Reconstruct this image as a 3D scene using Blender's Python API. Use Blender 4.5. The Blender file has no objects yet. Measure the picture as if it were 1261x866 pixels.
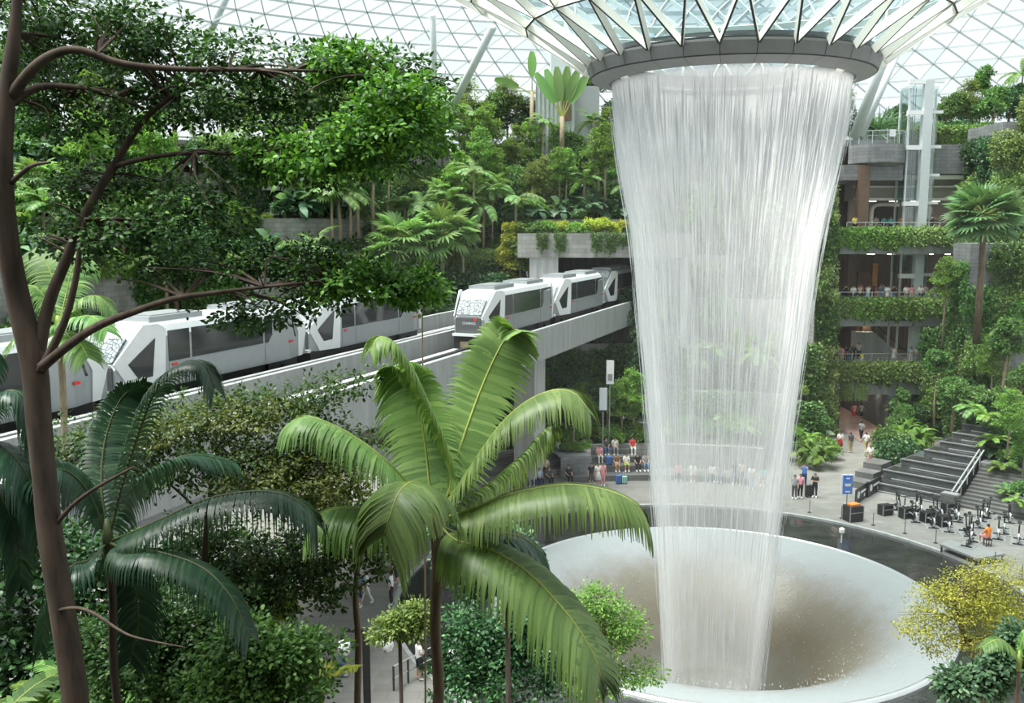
import bpy, bmesh, math, random
import numpy as np
from mathutils import Vector, Matrix

# ------------------------------------------------------------------ camera
SC = bpy.context.scene
COL = SC.collection
FPX = 1165.0
PITCH = math.atan(155.0 / FPX)
CAMH = 18.0
cam = bpy.data.cameras.new('camera')
cam.sensor_width = 36.0
cam.lens = 36.0 * FPX / 1261.0
cam.clip_end = 600
camo = bpy.data.objects.new('camera', cam)
COL.objects.link(camo)
camo.location = (0, 0, CAMH)
camo.rotation_euler = (math.pi / 2 - PITCH, 0, 0)
SC.camera = camo

# ------------------------------------------------------------------ sky, sun, exposure
world = bpy.data.worlds.new('sky')
SC.world = world
world.use_nodes = True
wbg = world.node_tree.nodes['Background']
wbg.inputs[0].default_value = (0.93, 0.97, 1.0, 1)
wbg.inputs[1].default_value = 0.95
sun = bpy.data.lights.new('sun', 'SUN')
sun.energy = 9.5
sun.angle = math.radians(40)
sun.color = (1.0, 0.97, 0.9)
suno = bpy.data.objects.new('sun', sun)
COL.objects.link(suno)
suno.rotation_euler = Vector((0.35, 0.10, -1.0)).to_track_quat('-Z', 'Y').to_euler()
vs = SC.view_settings
vs.view_transform = 'Standard'
vs.look = 'None'
vs.gamma = 1.0
vs.use_curve_mapping = False
vs.exposure = 0.4
SC.cycles.transparent_max_bounces = 32
SC.cycles.max_bounces = 12
SC.cycles.diffuse_bounces = 6
SC.cycles.glossy_bounces = 3
SC.cycles.volume_bounces = 8
SC.cycles.transmission_bounces = 5
SC.cycles.caustics_reflective = False
SC.cycles.caustics_refractive = False

# ------------------------------------------------------------------ pixel -> place
CP, SP = math.cos(PITCH), math.sin(PITCH)
def ray(px, py):
    x = (px - 630.5) / FPX; y = (433 - py) / FPX
    return (x, CP + SP * y, -SP + CP * y)
def P(px, py, Y):
    d = ray(px, py); t = Y / d[1]
    return Vector((d[0] * t, Y, CAMH + d[2] * t))
def G(px, py, z=0.0):
    d = ray(px, py); t = (z - CAMH) / d[2]
    return Vector((d[0] * t, d[1] * t, z))
def GX(px, Y, z=0.0):
    # world point at depth Y and height z seen in image column px
    d = CP * Y - SP * (z - CAMH)
    return Vector(((px - 630.5) / FPX * d, Y, z))
def zat(py, Y):
    return P(630, py, Y).z
AX, AY = 9.88, 44.23          # axis of the waterfall

# ------------------------------------------------------------------ mesh helpers
class MB:
    def __init__(s):
        s.v = []; s.f = []; s.m = []
    def add(s, vs, fs, mi=0):
        n = len(s.v)
        s.v += [tuple(v) for v in vs]
        s.f += [tuple(i + n for i in f) for f in fs]
        s.m += [mi] * len(fs)
        return s
    def box(s, c, d, rz=0.0, mi=0, M=None):
        cx, cy, cz = c; dx, dy, dz = d[0] / 2, d[1] / 2, d[2] / 2
        vs = []
        ca, sa = math.cos(rz), math.sin(rz)
        for z in (-dz, dz):
            for x, y in ((-dx, -dy), (dx, -dy), (dx, dy), (-dx, dy)):
                p = Vector((cx + x * ca - y * sa, cy + x * sa + y * ca, cz + z))
                vs.append(M @ p if M else p)
        return s.add(vs, [(3, 2, 1, 0), (4, 5, 6, 7), (0, 1, 5, 4), (1, 2, 6, 5), (2, 3, 7, 6), (3, 0, 4, 7)], mi)
    def bar(s, a, b, w, h, mi=0, up=(0, 0, 1), mib=None):
        a = Vector(a); b = Vector(b); t = (b - a)
        if t.length < 1e-6: return s
        t.normalize(); u = Vector(up)
        sd = t.cross(u)
        if sd.length < 1e-4: sd = t.cross(Vector((1, 0, 0)))
        sd.normalize(); u = sd.cross(t).normalized()
        vs = []
        for p in (a, b):
            for i, j in ((-1, -1), (1, -1), (1, 1), (-1, 1)):
                vs.append(p + sd * (i * w / 2) + u * (j * h / 2))
        s.add(vs, [(3, 2, 1, 0), (4, 5, 6, 7), (1, 2, 6, 5), (2, 3, 7, 6), (3, 0, 4, 7)], mi)
        n = len(s.v) - 8
        s.f.append((n, n + 1, n + 5, n + 4)); s.m.append(mi if mib is None else mib)
        return s
    def tube(s, pts, rad, n=8, mi=0, cap=True):
        pts = [Vector(p) for p in pts]
        if not hasattr(rad, '__len__'): rad = [rad] * len(pts)
        base = len(s.v); prev = None
        for i, p in enumerate(pts):
            a = pts[max(i - 1, 0)]; b = pts[min(i + 1, len(pts) - 1)]
            t = (b - a)
            if t.length < 1e-9: t = Vector((0, 0, 1))
            t.normalize()
            if prev is None:
                u = t.cross(Vector((0, 0, 1)))
                if u.length < 1e-3: u = t.cross(Vector((1, 0, 0)))
            else:
                u = prev - t * prev.dot(t)
            u.normalize(); w = t.cross(u); prev = u
            for k in range(n):
                an = 2 * math.pi * k / n
                s.v.append(tuple(p + (u * math.cos(an) + w * math.sin(an)) * rad[i]))
        for i in range(len(pts) - 1):
            for k in range(n):
                a = base + i * n + k; b = base + i * n + (k + 1) % n
                s.f.append((a, b, b + n, a + n)); s.m.append(mi)
        if cap:
            s.f.append(tuple(base + k for k in reversed(range(n)))); s.m.append(mi)
            e = base + (len(pts) - 1) * n
            s.f.append(tuple(e + k for k in range(n))); s.m.append(mi)
        return s
    def lathe(s, prof, n=32, c=(0, 0), a0=0.0, a1=None, mi=0):
        full = a1 is None
        m = n if full else n + 1
        base = len(s.v)
        for i in range(m):
            an = a0 + ((2 * math.pi) if full else (a1 - a0)) * i / n
            for r, z in prof:
                s.v.append((c[0] + r * math.cos(an), c[1] + r * math.sin(an), z))
        k = len(prof)
        for i in range(n):
            j = (i + 1) % m
            for q in range(k - 1):
                s.f.append((base + i * k + q, base + j * k + q, base + j * k + q + 1, base + i * k + q + 1)); s.m.append(mi)
        return s
    def prism(s, poly, z0, z1, mi=0, mit=None):
        n = len(poly); b = len(s.v)
        s.v += [(p[0], p[1], z0) for p in poly] + [(p[0], p[1], z1) for p in poly]
        s.f.append(tuple(b + i for i in reversed(range(n)))); s.m.append(mi)
        s.f.append(tuple(b + n + i for i in range(n))); s.m.append(mi if mit is None else mit)
        for i in range(n):
            j = (i + 1) % n
            s.f.append((b + i, b + j, b + n + j, b + n + i)); s.m.append(mi)
        return s
    def xform(s, M):
        s.v = [tuple(M @ Vector(v)) for v in s.v]; return s
    def mesh(s, name, mats, smooth=False):
        me = bpy.data.meshes.new(name)
        me.from_pydata(s.v, [], s.f)
        for m in (mats if isinstance(mats, (list, tuple)) else [mats]): me.materials.append(m)
        if any(s.m): me.polygons.foreach_set('material_index', s.m)
        if smooth: me.polygons.foreach_set('use_smooth', [True] * len(s.f))
        me.update()
        return me
    def build(s, name, mats, parent=None, smooth=False):
        return link(name, s.mesh(name, mats, smooth), parent)

def link(name, me, parent=None):
    o = bpy.data.objects.new(name, me)
    COL.objects.link(o)
    if parent: o.parent = parent
    return o
def empty(name, loc=(0, 0, 0), rz=0.0, sc=1.0):
    o = bpy.data.objects.new(name, None); COL.objects.link(o)
    o.location = loc; o.rotation_euler = (0, 0, rz)
    o.scale = (sc, sc, sc) if not hasattr(sc, '__len__') else sc
    o.empty_display_size = 0.2
    return o
def tag(o, label=None, cat=None, group=None, kind=None):
    if label: o['label'] = label
    if cat: o['category'] = cat
    if group: o['group'] = group
    if kind: o['kind'] = kind
    return o
def kids(o): return [c for c in bpy.data.objects if c.parent == o]
TREE = {}
def remember(root, parts): TREE[root.name] = parts; return root
def copy_thing(root, parts, loc, rz=0.0, sc=1.0):
    r = root.copy(); COL.objects.link(r)
    r.location = loc; r.rotation_euler = (0, 0, rz)
    r.scale = (sc, sc, sc) if not hasattr(sc, '__len__') else sc
    out = []
    mp = {}
    for p in parts:
        c = p.copy(); COL.objects.link(c)
        c.parent = mp.get(p.parent.name, r) if p.parent is not root else r
        mp[p.name] = c
        out.append(c)
    return r, out
def npmesh(name, V, F, mats, mi=None, smooth=False):
    # V (n,3), F (m,3) or (m,4) arrays
    me = bpy.data.meshes.new(name)
    V = np.ascontiguousarray(V, dtype=np.float32); F = np.ascontiguousarray(F, dtype=np.int32)
    k = F.shape[1]
    me.vertices.add(len(V)); me.vertices.foreach_set('co', V.ravel())
    me.loops.add(F.size); me.loops.foreach_set('vertex_index', F.ravel())
    me.polygons.add(len(F))
    me.polygons.foreach_set('loop_start', np.arange(0, F.size, k, dtype=np.int32))
    for m in (mats if isinstance(mats, (list, tuple)) else [mats]): me.materials.append(m)
    if mi is not None: me.polygons.foreach_set('material_index', np.asarray(mi, dtype=np.int32))
    if smooth: me.polygons.foreach_set('use_smooth', np.ones(len(F), dtype=bool))
    me.update(calc_edges=True); me.validate()
    return me

# ------------------------------------------------------------------ materials
def nmat(name):
    m = bpy.data.materials.new(name); m.use_nodes = True
    nt = m.node_tree; nt.nodes.clear()
    return m, nt, nt.nodes.new('ShaderNodeOutputMaterial')
def pbsdf(nt, col, rough=0.5, metal=0.0, spec=0.4):
    b = nt.nodes.new('ShaderNodeBsdfPrincipled')
    if isinstance(col, tuple): b.inputs['Base Color'].default_value = (*col, 1)
    else: nt.links.new(col, b.inputs['Base Color'])
    b.inputs['Roughness'].default_value = rough; b.inputs['Metallic'].default_value = metal
    b.inputs['Specular IOR Level'].default_value = spec
    return b
def coords(nt, obj=True):
    t = nt.nodes.new('ShaderNodeTexCoord'); return t.outputs['Object' if obj else 'Generated']
def noise(nt, vec, scale, detail=3, rough=0.55):
    n = nt.nodes.new('ShaderNodeTexNoise'); n.inputs['Scale'].default_value = scale
    n.inputs['Detail'].default_value = detail; n.inputs['Roughness'].default_value = rough
    if vec is not None: nt.links.new(vec, n.inputs['Vector'])
    return n.outputs['Fac']
def ramp(nt, fac, stops):
    r = nt.nodes.new('ShaderNodeValToRGB')
    while len(r.color_ramp.elements) < len(stops): r.color_ramp.elements.new(0.5)
    for e, (p, c) in zip(r.color_ramp.elements, stops):
        e.position = p; e.color = (*c, 1) if len(c) == 3 else c
    nt.links.new(fac, r.inputs['Fac'])
    return r.outputs['Color']
def vscale(nt, vec, s):
    m = nt.nodes.new('ShaderNodeMapping'); m.inputs['Scale'].default_value = s
    nt.links.new(vec, m.inputs['Vector']); return m.outputs['Vector']
def plain(name, col, rough=0.5, metal=0.0, spec=0.4, var=0.12, scale=3.0):
    m, nt, out = nmat(name)
    c = ramp(nt, noise(nt, coords(nt), scale, 4), [(0.3, tuple(x * (1 - var) for x in col)), (0.7, tuple(min(1, x * (1 + var)) for x in col))])
    b = pbsdf(nt, c, rough, metal, spec); nt.links.new(b.outputs[0], out.inputs[0]); return m
def leafmat(name, cd, cm, cl, trans=0.3, gloss=0.45, spec=0.35, tcol=None):
    m, nt, out = nmat(name)
    g = nt.nodes.new('ShaderNodeNewGeometry')
    c = ramp(nt, g.outputs['Random Per Island'], [(0.0, cd), (0.55, cm), (1.0, cl)])
    oi = nt.nodes.new('ShaderNodeObjectInfo')
    mr = nt.nodes.new('ShaderNodeMapRange'); mr.inputs['To Min'].default_value = 0.75; mr.inputs['To Max'].default_value = 1.25
    nt.links.new(oi.outputs['Random'], mr.inputs['Value'])
    mr2 = nt.nodes.new('ShaderNodeMapRange'); mr2.inputs['To Min'].default_value = 0.485; mr2.inputs['To Max'].default_value = 0.515
    nt.links.new(oi.outputs['Random'], mr2.inputs['Value'])
    hs = nt.nodes.new('ShaderNodeHueSaturation')
    nt.links.new(c, hs.inputs['Color']); nt.links.new(mr.outputs[0], hs.inputs['Value']); nt.links.new(mr2.outputs[0], hs.inputs['Hue'])
    b = pbsdf(nt, hs.outputs['Color'], gloss, 0, spec)
    t = nt.nodes.new('ShaderNodeBsdfTranslucent')
    h2 = nt.nodes.new('ShaderNodeMix'); h2.data_type = 'RGBA'; h2.blend_type = 'MULTIPLY'; h2.inputs['Factor'].default_value = 1.0
    nt.links.new(hs.outputs['Color'], h2.inputs[6]); h2.inputs[7].default_value = (1.5, 1.5, 0.8, 1) if tcol is None else (*tcol, 1)
    nt.links.new(h2.outputs[2], t.inputs['Color'])
    mx = nt.nodes.new('ShaderNodeMixShader'); mx.inputs[0].default_value = trans
    nt.links.new(b.outputs[0], mx.inputs[1]); nt.links.new(t.outputs[0], mx.inputs[2]); nt.links.new(mx.outputs[0], out.inputs[0])
    return m
def glassmat(name, tint=(0.9, 0.95, 0.96), refl=0.08, rough=0.02):
    m, nt, out = nmat(name)
    t = nt.nodes.new('ShaderNodeBsdfTransparent'); t.inputs[0].default_value = (*tint, 1)
    g = nt.nodes.new('ShaderNodeBsdfGlossy'); g.inputs['Roughness'].default_value = rough
    mx = nt.nodes.new('ShaderNodeMixShader'); mx.inputs[0].default_value = refl
    nt.links.new(t.outputs[0], mx.inputs[1]); nt.links.new(g.outputs[0], mx.inputs[2]); nt.links.new(mx.outputs[0], out.inputs[0])
    return m
def stone(name, c1, c2, sx=0.6, sy=0.3, mortar=(0.12, 0.12, 0.12), rough=0.7, bump=0.3, axis='wall', stain=0.25, moff=0.01):
    # coursed stone cladding; bricks run along the wall, projected from object coordinates
    m, nt, out = nmat(name)
    t = coords(nt)
    sep = nt.nodes.new('ShaderNodeSeparateXYZ'); nt.links.new(t, sep.inputs[0])
    comb = nt.nodes.new('ShaderNodeCombineXYZ')
    if axis == 'wall':
        ad = nt.nodes.new('ShaderNodeMath'); ad.operation = 'ADD'
        nt.links.new(sep.outputs[0], ad.inputs[0])
        mu = nt.nodes.new('ShaderNodeMath'); mu.operation = 'MULTIPLY'; mu.inputs[1].default_value = 0.73
        nt.links.new(sep.outputs[1], mu.inputs[0]); nt.links.new(mu.outputs[0], ad.inputs[1])
        nt.links.new(ad.outputs[0], comb.inputs[0]); nt.links.new(sep.outputs[2], comb.inputs[1])
    else:
        nt.links.new(sep.outputs[0], comb.inputs[0]); nt.links.new(sep.outputs[1], comb.inputs[1])
    br = nt.nodes.new('ShaderNodeTexBrick')
    br.inputs['Scale'].default_value = 1.0; br.inputs['Brick Width'].default_value = sx; br.inputs['Row Height'].default_value = sy
    br.inputs['Mortar Size'].default_value = moff; br.inputs['Color1'].default_value = (*c1, 1); br.inputs['Color2'].default_value = (*c2, 1)
    br.inputs['Mortar'].default_value = (*mortar, 1); br.inputs['Bias'].default_value = 0.0
    nt.links.new(comb.outputs[0], br.inputs['Vector'])
    n = noise(nt, vscale(nt, t, (1.2, 1.2, 0.25)), 1.0, 5)
    mx = nt.nodes.new('ShaderNodeMix'); mx.data_type = 'RGBA'; mx.blend_type = 'MULTIPLY'; mx.inputs['Factor'].default_value = 1.0
    nt.links.new(br.outputs['Color'], mx.inputs[6])
    nt.links.new(ramp(nt, n, [(0.3, (1 - stain,) * 3), (0.7, (1 + stain * .6,) * 3)]), mx.inputs[7])
    b = pbsdf(nt, mx.outputs[2], rough)
    bp = nt.nodes.new('ShaderNodeBump'); bp.inputs['Strength'].default_value = bump; bp.inputs['Distance'].default_value = 0.03
    nt.links.new(br.outputs['Fac'], bp.inputs['Height']); bp.invert = True
    nt.links.new(bp.outputs[0], b.inputs['Normal'])
    nt.links.new(b.outputs[0], out.inputs[0]); return m
def streaked(name, c1, c2, rough=0.6, scale=(2, 2, 0.15), spec=0.3):
    m, nt, out = nmat(name)
    n = noise(nt, vscale(nt, coords(nt), scale), 1.5, 5)
    c = ramp(nt, n, [(0.3, c1), (0.7, c2)])
    b = pbsdf(nt, c, rough, 0, spec); nt.links.new(b.outputs[0], out.inputs[0]); return m

M = {}
M['concrete'] = streaked('concrete', (0.42, 0.43, 0.42), (0.60, 0.61, 0.60))
M['concrete_light'] = streaked('concrete_light', (0.31, 0.325, 0.32), (0.43, 0.445, 0.44))
M['slab'] = streaked('slab', (0.25, 0.26, 0.26), (0.36, 0.375, 0.375))
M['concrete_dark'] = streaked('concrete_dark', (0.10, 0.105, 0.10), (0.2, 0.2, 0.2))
M['slate'] = stone('slate', (0.20, 0.21, 0.215), (0.27, 0.28, 0.285), 0.9, 0.3, (0.1, 0.1, 0.1))
M['wallstone'] = stone('wallstone', (0.30, 0.30, 0.28), (0.40, 0.39, 0.37), 0.7, 0.35, (0.16, 0.16, 0.15))
M['stepstone'] = stone('stepstone', (0.13, 0.13, 0.125), (0.175, 0.175, 0.17), 1.2, 0.17, (0.08, 0.08, 0.08), rough=0.5)
M['darkstone'] = stone('darkstone', (0.065, 0.075, 0.075), (0.105, 0.115, 0.115), 0.5, 0.14, (0.04, 0.04, 0.04), rough=0.35, bump=0.6)
M['paving'] = stone('paving', (0.205, 0.2, 0.185), (0.26, 0.252, 0.235), 1.2, 0.6, (0.15, 0.15, 0.14), rough=0.45, bump=0.1, axis='floor', stain=0.12)
M['redpaving'] = stone('redpaving', (0.30, 0.19, 0.17), (0.36, 0.24, 0.21), 1.0, 0.25, (0.2, 0.13, 0.12), rough=0.4, bump=0.1, axis='floor')
M['soil'] = plain('soil', (0.05, 0.055, 0.03), 0.9)
M['white_paint'] = plain('white_paint', (0.82, 0.84, 0.84), 0.4, var=0.03)
M['cream'] = plain('cream', (0.85, 0.83, 0.76), 0.45, var=0.03)
M['grey_metal'] = plain('grey_metal', (0.30, 0.31, 0.31), 0.45, 0.2, var=0.05)
M['ring_upper'] = plain('ring_upper', (0.20, 0.205, 0.20), 0.5, 0.1, var=0.04)
M['ring_lower'] = plain('ring_lower', (0.34, 0.34, 0.34), 0.5, 0.1, var=0.04)
M['dark_metal'] = plain('dark_metal', (0.06, 0.065, 0.065), 0.4, 0.3, var=0.05)
M['black'] = plain('black', (0.02, 0.021, 0.022), 0.4, var=0.1)
M['steel'] = plain('steel', (0.62, 0.64, 0.64), 0.3, 0.6, var=0.05)
M['steel_paint'] = plain('steel_paint', (0.60, 0.65, 0.66), 0.4, var=0.04)
M['dome_steel'] = plain('dome_steel', (0.52, 0.57, 0.58), 0.45, var=0.05)
M['silver'] = plain('silver', (0.38, 0.405, 0.415), 0.35, 0.35, var=0.05)
M['train_grey'] = plain('train_grey', (0.13, 0.135, 0.14), 0.35, 0.2, var=0.05)
M['train_glass'] = plain('train_glass', (0.03, 0.035, 0.036), 0.08, 0.0, 0.6, var=0.1)
M['bark'] = streaked('bark', (0.10, 0.072, 0.05), (0.22, 0.16, 0.115), 0.85, (6, 6, 1.2))
M['bark_pale'] = streaked('bark_pale', (0.26, 0.20, 0.13), (0.42, 0.34, 0.24), 0.8, (8, 8, 2))
M['bark_dark'] = streaked('bark_dark', (0.05, 0.038, 0.03), (0.115, 0.085, 0.065), 0.85, (6, 6, 1.2))
M['brown'] = plain('brown', (0.16, 0.10, 0.07), 0.6)
M['brown_wall'] = stone('brown_wall', (0.17, 0.12, 0.09), (0.22, 0.16, 0.12), 1.0, 2.5, (0.1, 0.07, 0.05))
M['ceiling_beige'] = plain('ceiling_beige', (0.42, 0.38, 0.33), 0.6, var=0.05)
M['glass'] = glassmat('glass')
M['dome_glass'] = glassmat('dome_glass', (0.88, 0.945, 0.955), 0.07, 0.1)
M['rail_glass'] = glassmat('rail_glass', (0.86, 0.91, 0.9), 0.1, 0.05)
M['water_dark'] = None
# foliage
L = M
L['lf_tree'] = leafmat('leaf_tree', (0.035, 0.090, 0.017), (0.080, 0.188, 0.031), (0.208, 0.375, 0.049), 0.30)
L['lf_tree_backlit'] = leafmat('leaf_tree_backlit', (0.016, 0.044, 0.013), (0.037, 0.092, 0.022), (0.098, 0.190, 0.039), 0.22)  # backlit shade of the foreground tree put into its leaf colour
L['lf_mid'] = leafmat('leaf_mid', (0.045, 0.112, 0.031), (0.098, 0.210, 0.056), (0.210, 0.364, 0.098), 0.3)
L['lf_fresh'] = leafmat('leaf_fresh', (0.072, 0.149, 0.033), (0.156, 0.287, 0.061), (0.288, 0.437, 0.088), 0.35)
L['lf_under_shade'] = leafmat('leaf_under_shade', (0.022, 0.055, 0.016), (0.052, 0.112, 0.032), (0.125, 0.205, 0.06), 0.28)  # mid green darkened to hold the shade at bottom left
L['lf_hedge'] = leafmat('leaf_hedge', (0.13, 0.22, 0.06), (0.24, 0.36, 0.11), (0.46, 0.54, 0.25), 0.35)
L['lf_olive'] = leafmat('leaf_olive', (0.07, 0.11, 0.03), (0.15, 0.21, 0.055), (0.27, 0.33, 0.09), 0.35)
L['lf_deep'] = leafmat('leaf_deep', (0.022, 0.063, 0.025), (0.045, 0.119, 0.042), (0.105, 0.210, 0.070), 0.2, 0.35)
L['lf_blue'] = leafmat('leaf_blue', (0.045, 0.105, 0.056), (0.090, 0.182, 0.098), (0.180, 0.294, 0.154), 0.25)
L['lf_yellow'] = leafmat('leaf_yellow', (0.20, 0.28, 0.03), (0.36, 0.43, 0.05), (0.55, 0.56, 0.10), 0.3)
L['lf_gold'] = leafmat('leaf_gold', (0.13, 0.14, 0.03), (0.28, 0.27, 0.05), (0.48, 0.42, 0.07), 0.35)
L['lf_palm'] = leafmat('leaf_palm', (0.115, 0.205, 0.060), (0.175, 0.285, 0.085), (0.255, 0.375, 0.120), 0.32, 0.42, 0.45)
L['lf_palm_far'] = leafmat('leaf_palm_far', (0.068, 0.156, 0.046), (0.135, 0.260, 0.078), (0.257, 0.403, 0.130), 0.32)
L['lf_palm_shade'] = leafmat('leaf_palm_shade', (0.012, 0.038, 0.020), (0.022, 0.06, 0.032), (0.045, 0.10, 0.05), 0.15, 0.35, 0.4)  # shaded palm copy: dark of the near-left palms put into leaf colour
L['lf_fan'] = leafmat('leaf_fan', (0.041, 0.098, 0.046), (0.081, 0.169, 0.072), (0.162, 0.286, 0.117), 0.25)
M['midrib'] = plain('midrib', (0.30, 0.34, 0.08), 0.5)
M['midrib_shade'] = plain('midrib_shade', (0.06, 0.08, 0.03), 0.5)  # midrib copy darkened for the same palm shade
# ================================================================== STRUCTURE
def struct(o, label=None, cat=None):
    o['kind'] = 'structure'
    if label: o['label'] = label
    if cat: o['category'] = cat
    return o
def hermite(xs, ys, x):
    xs = np.array(xs, float); ys = np.array(ys, float)
    d = np.gradient(ys, xs)
    i = min(max(np.searchsorted(xs, x) - 1, 0), len(xs) - 2)
    h = xs[i + 1] - xs[i]; t = (x - xs[i]) / h
    return ((2*t**3-3*t**2+1)*ys[i] + (t**3-2*t**2+t)*h*d[i] + (-2*t**3+3*t**2)*ys[i+1] + (t**3-t**2)*h*d[i+1])
def pol(r, a, z): return Vector((AX + r * math.cos(a), AY + r * math.sin(a), z))

# --- floor and pool -------------------------------------------------
floor = struct(MB().lathe([(15.5, -0.35), (15.5, 0.0), (30, 0.0), (95, 0.0)], 96, (AX, AY)).build('floor', M['paving']),
               'grey paved plaza floor around the round pool', 'floor')
kerb = struct(MB().lathe([(15.42, -0.3), (15.42, 0.03), (15.62, 0.03), (15.62, -0.02)], 96, (AX, AY)).build('trim_1', M['concrete_light']),
              'pale stone kerb edging the dark outer pool', 'kerb')
m, nt, out = nmat('dark_pool_water')
b = pbsdf(nt, ramp(nt, noise(nt, coords(nt), 0.8, 4), [(0.35, (0.022, 0.024, 0.023)), (0.7, (0.05, 0.052, 0.05))]), 0.06, 0, 0.5)
bp = nt.nodes.new('ShaderNodeBump'); bp.inputs['Strength'].default_value = 0.12; bp.inputs['Distance'].default_value = 0.05
nt.links.new(noise(nt, coords(nt), 5.0, 3), bp.inputs['Height']); nt.links.new(bp.outputs[0], b.inputs['Normal'])
nt.links.new(b.outputs[0], out.inputs[0]); M['water_dark'] = m
o = MB().lathe([(10.9, -0.12), (15.45, -0.12)], 96, (AX, AY)).build('outer_pool', M['water_dark'])
tag(o, 'still black ring of water around the bright inner bowl', 'pool')
# inner bowl of running water
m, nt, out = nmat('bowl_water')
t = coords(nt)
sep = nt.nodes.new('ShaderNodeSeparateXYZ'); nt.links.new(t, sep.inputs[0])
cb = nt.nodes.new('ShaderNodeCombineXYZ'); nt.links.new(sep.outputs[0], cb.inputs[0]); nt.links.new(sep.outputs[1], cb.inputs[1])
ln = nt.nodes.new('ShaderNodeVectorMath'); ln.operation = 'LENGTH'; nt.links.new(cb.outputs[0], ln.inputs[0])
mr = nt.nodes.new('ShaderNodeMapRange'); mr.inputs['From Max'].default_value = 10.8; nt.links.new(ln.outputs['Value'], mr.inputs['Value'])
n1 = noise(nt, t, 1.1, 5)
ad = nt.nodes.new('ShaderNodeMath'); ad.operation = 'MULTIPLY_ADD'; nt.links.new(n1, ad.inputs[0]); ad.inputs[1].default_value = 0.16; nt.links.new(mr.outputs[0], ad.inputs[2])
c = ramp(nt, ad.outputs[0], [(0.40, (0.22, 0.215, 0.19)), (0.55, (0.17, 0.145, 0.105)), (0.70, (0.20, 0.18, 0.14)), (0.88, (0.31, 0.325, 0.33)), (1.0, (0.33, 0.355, 0.36))])  # pale outer band carries sky reflection in its colour; brown inside is its own
b = pbsdf(nt, c, 0.3, 0, 0.4)
bp = nt.nodes.new('ShaderNodeBump'); bp.inputs['Strength'].default_value = 0.25; bp.inputs['Distance'].default_value = 0.08
nt.links.new(noise(nt, t, 6.0, 4), bp.inputs['Height']); nt.links.new(bp.outputs[0], b.inputs['Normal'])
nt.links.new(b.outputs[0], out.inputs[0])
bowl = empty('pool_bowl', (AX, AY, 0))
tag(bowl, 'round pale bowl of running water with a thin metal lip under the waterfall', 'pool')
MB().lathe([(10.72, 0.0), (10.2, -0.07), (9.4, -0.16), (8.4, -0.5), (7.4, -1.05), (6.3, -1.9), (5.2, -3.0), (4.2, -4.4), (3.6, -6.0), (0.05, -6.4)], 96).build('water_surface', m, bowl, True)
MB().lathe([(10.72, -0.12), (10.72, 0.04), (10.86, 0.04), (10.92, -0.14)], 96).build('metal_lip', M['steel'], bowl, True)

# --- oculus ring ----------------------------------------------------
ring = empty('oculus_ring', (AX, AY, 24.3)); tag(ring, 'dark grey panelled ring that the waterfall pours from', 'ring')
NR = 28; A0 = math.radians(-106.2)
def ringpanel(prof, da, th=0.05):
    mb = MB(); mb.lathe(prof, 4, (0, 0), -da / 2, da / 2); return mb
st = 2 * math.pi / NR
def ringpiece(name, prof, mat, gap):
    me = None
    for k in range(NR):
        if me is None:
            me = ringpanel(prof, st - gap).mesh(name, mat)
        o = link(name, me, ring); o.rotation_euler = (0, 0, A0 + st * (k + 0.5))
ringpiece('fascia_panel', [(6.40, 0.95), (6.48, 0.93), (6.48, 0.84), (6.32, 0.36), (6.24, 0.36)], M['ring_upper'], 0.004)
ringpiece('soffit_panel', [(6.20, 0.36), (6.26, 0.31), (5.46, 0.10), (5.42, 0.16)], M['ring_lower'], 0.003)
MB().lathe([(6.42, 0.98), (6.36, 0.9), (6.22, 0.34), (5.5, 0.14), (5.40, 0.14), (5.1, 0.3), (5.0, 1.2), (6.42, 1.2), (6.42, 0.98)], 64).build('ring_core', M['dark_metal'], ring)
MB().lathe([(4.6, 0.55), (4.75, 0.45), (4.9, 0.45), (5.0, 0.55)], 64).build('water_trough', M['cream'], ring, True)

# --- glass dome -----------------------------------------------------
RX = [6.46, 9.1, 11.6, 14.2, 18, 24, 32, 40, 50, 60, 70, 78]
RZ = [25.25, 27.0, 28.4, 29.7, 32.2, 35.6, 38.6, 39.2, 37, 32.5, 25, 17]
def roof(r): return hermite(RX, RZ, r)
ceil = empty('ceiling', (AX, AY, 0)); struct(ceil, 'glazed dome roof curving down in a funnel to the ring', 'roof')
def dome_rings(rs, N, off0=0.0):
    return [[Vector((r * math.cos(A0 + (k + 0.5 * ((i + off0) % 2)) * 2 * math.pi / N), r * math.sin(A0 + (k + 0.5 * ((i + off0) % 2)) * 2 * math.pi / N), roof(r))) for k in range(N)] for i, r in enumerate(rs)]
def tris(rings, off0=0):
    N = len(rings[0]); T = []
    for i in range(len(rings) - 1):
        a, b = rings[i], rings[i + 1]
        even = (i + off0) % 2 == 0
        for k in range(N):
            if even: T += [(a[k], a[(k + 1) % N], b[k]), (a[(k + 1) % N], b[(k + 1) % N], b[k])]
            else: T += [(a[k], a[(k + 1) % N], b[(k + 1) % N]), (a[k], b[(k + 1) % N], b[k])]
    return T
def edges(rings, off0=0):
    N = len(rings[0]); E = []
    for i in range(len(rings)):
        a = rings[i]
        if i > 0: E += [(a[k], a[(k + 1) % N]) for k in range(N)]
        if i < len(rings) - 1:
            b = rings[i + 1]; even = (i + off0) % 2 == 0
            for k in range(N):
                E.append((a[k], b[k]))
                E.append((a[k], b[(k - 1) % N] if even else b[(k + 1) % N]))
    return E
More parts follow.
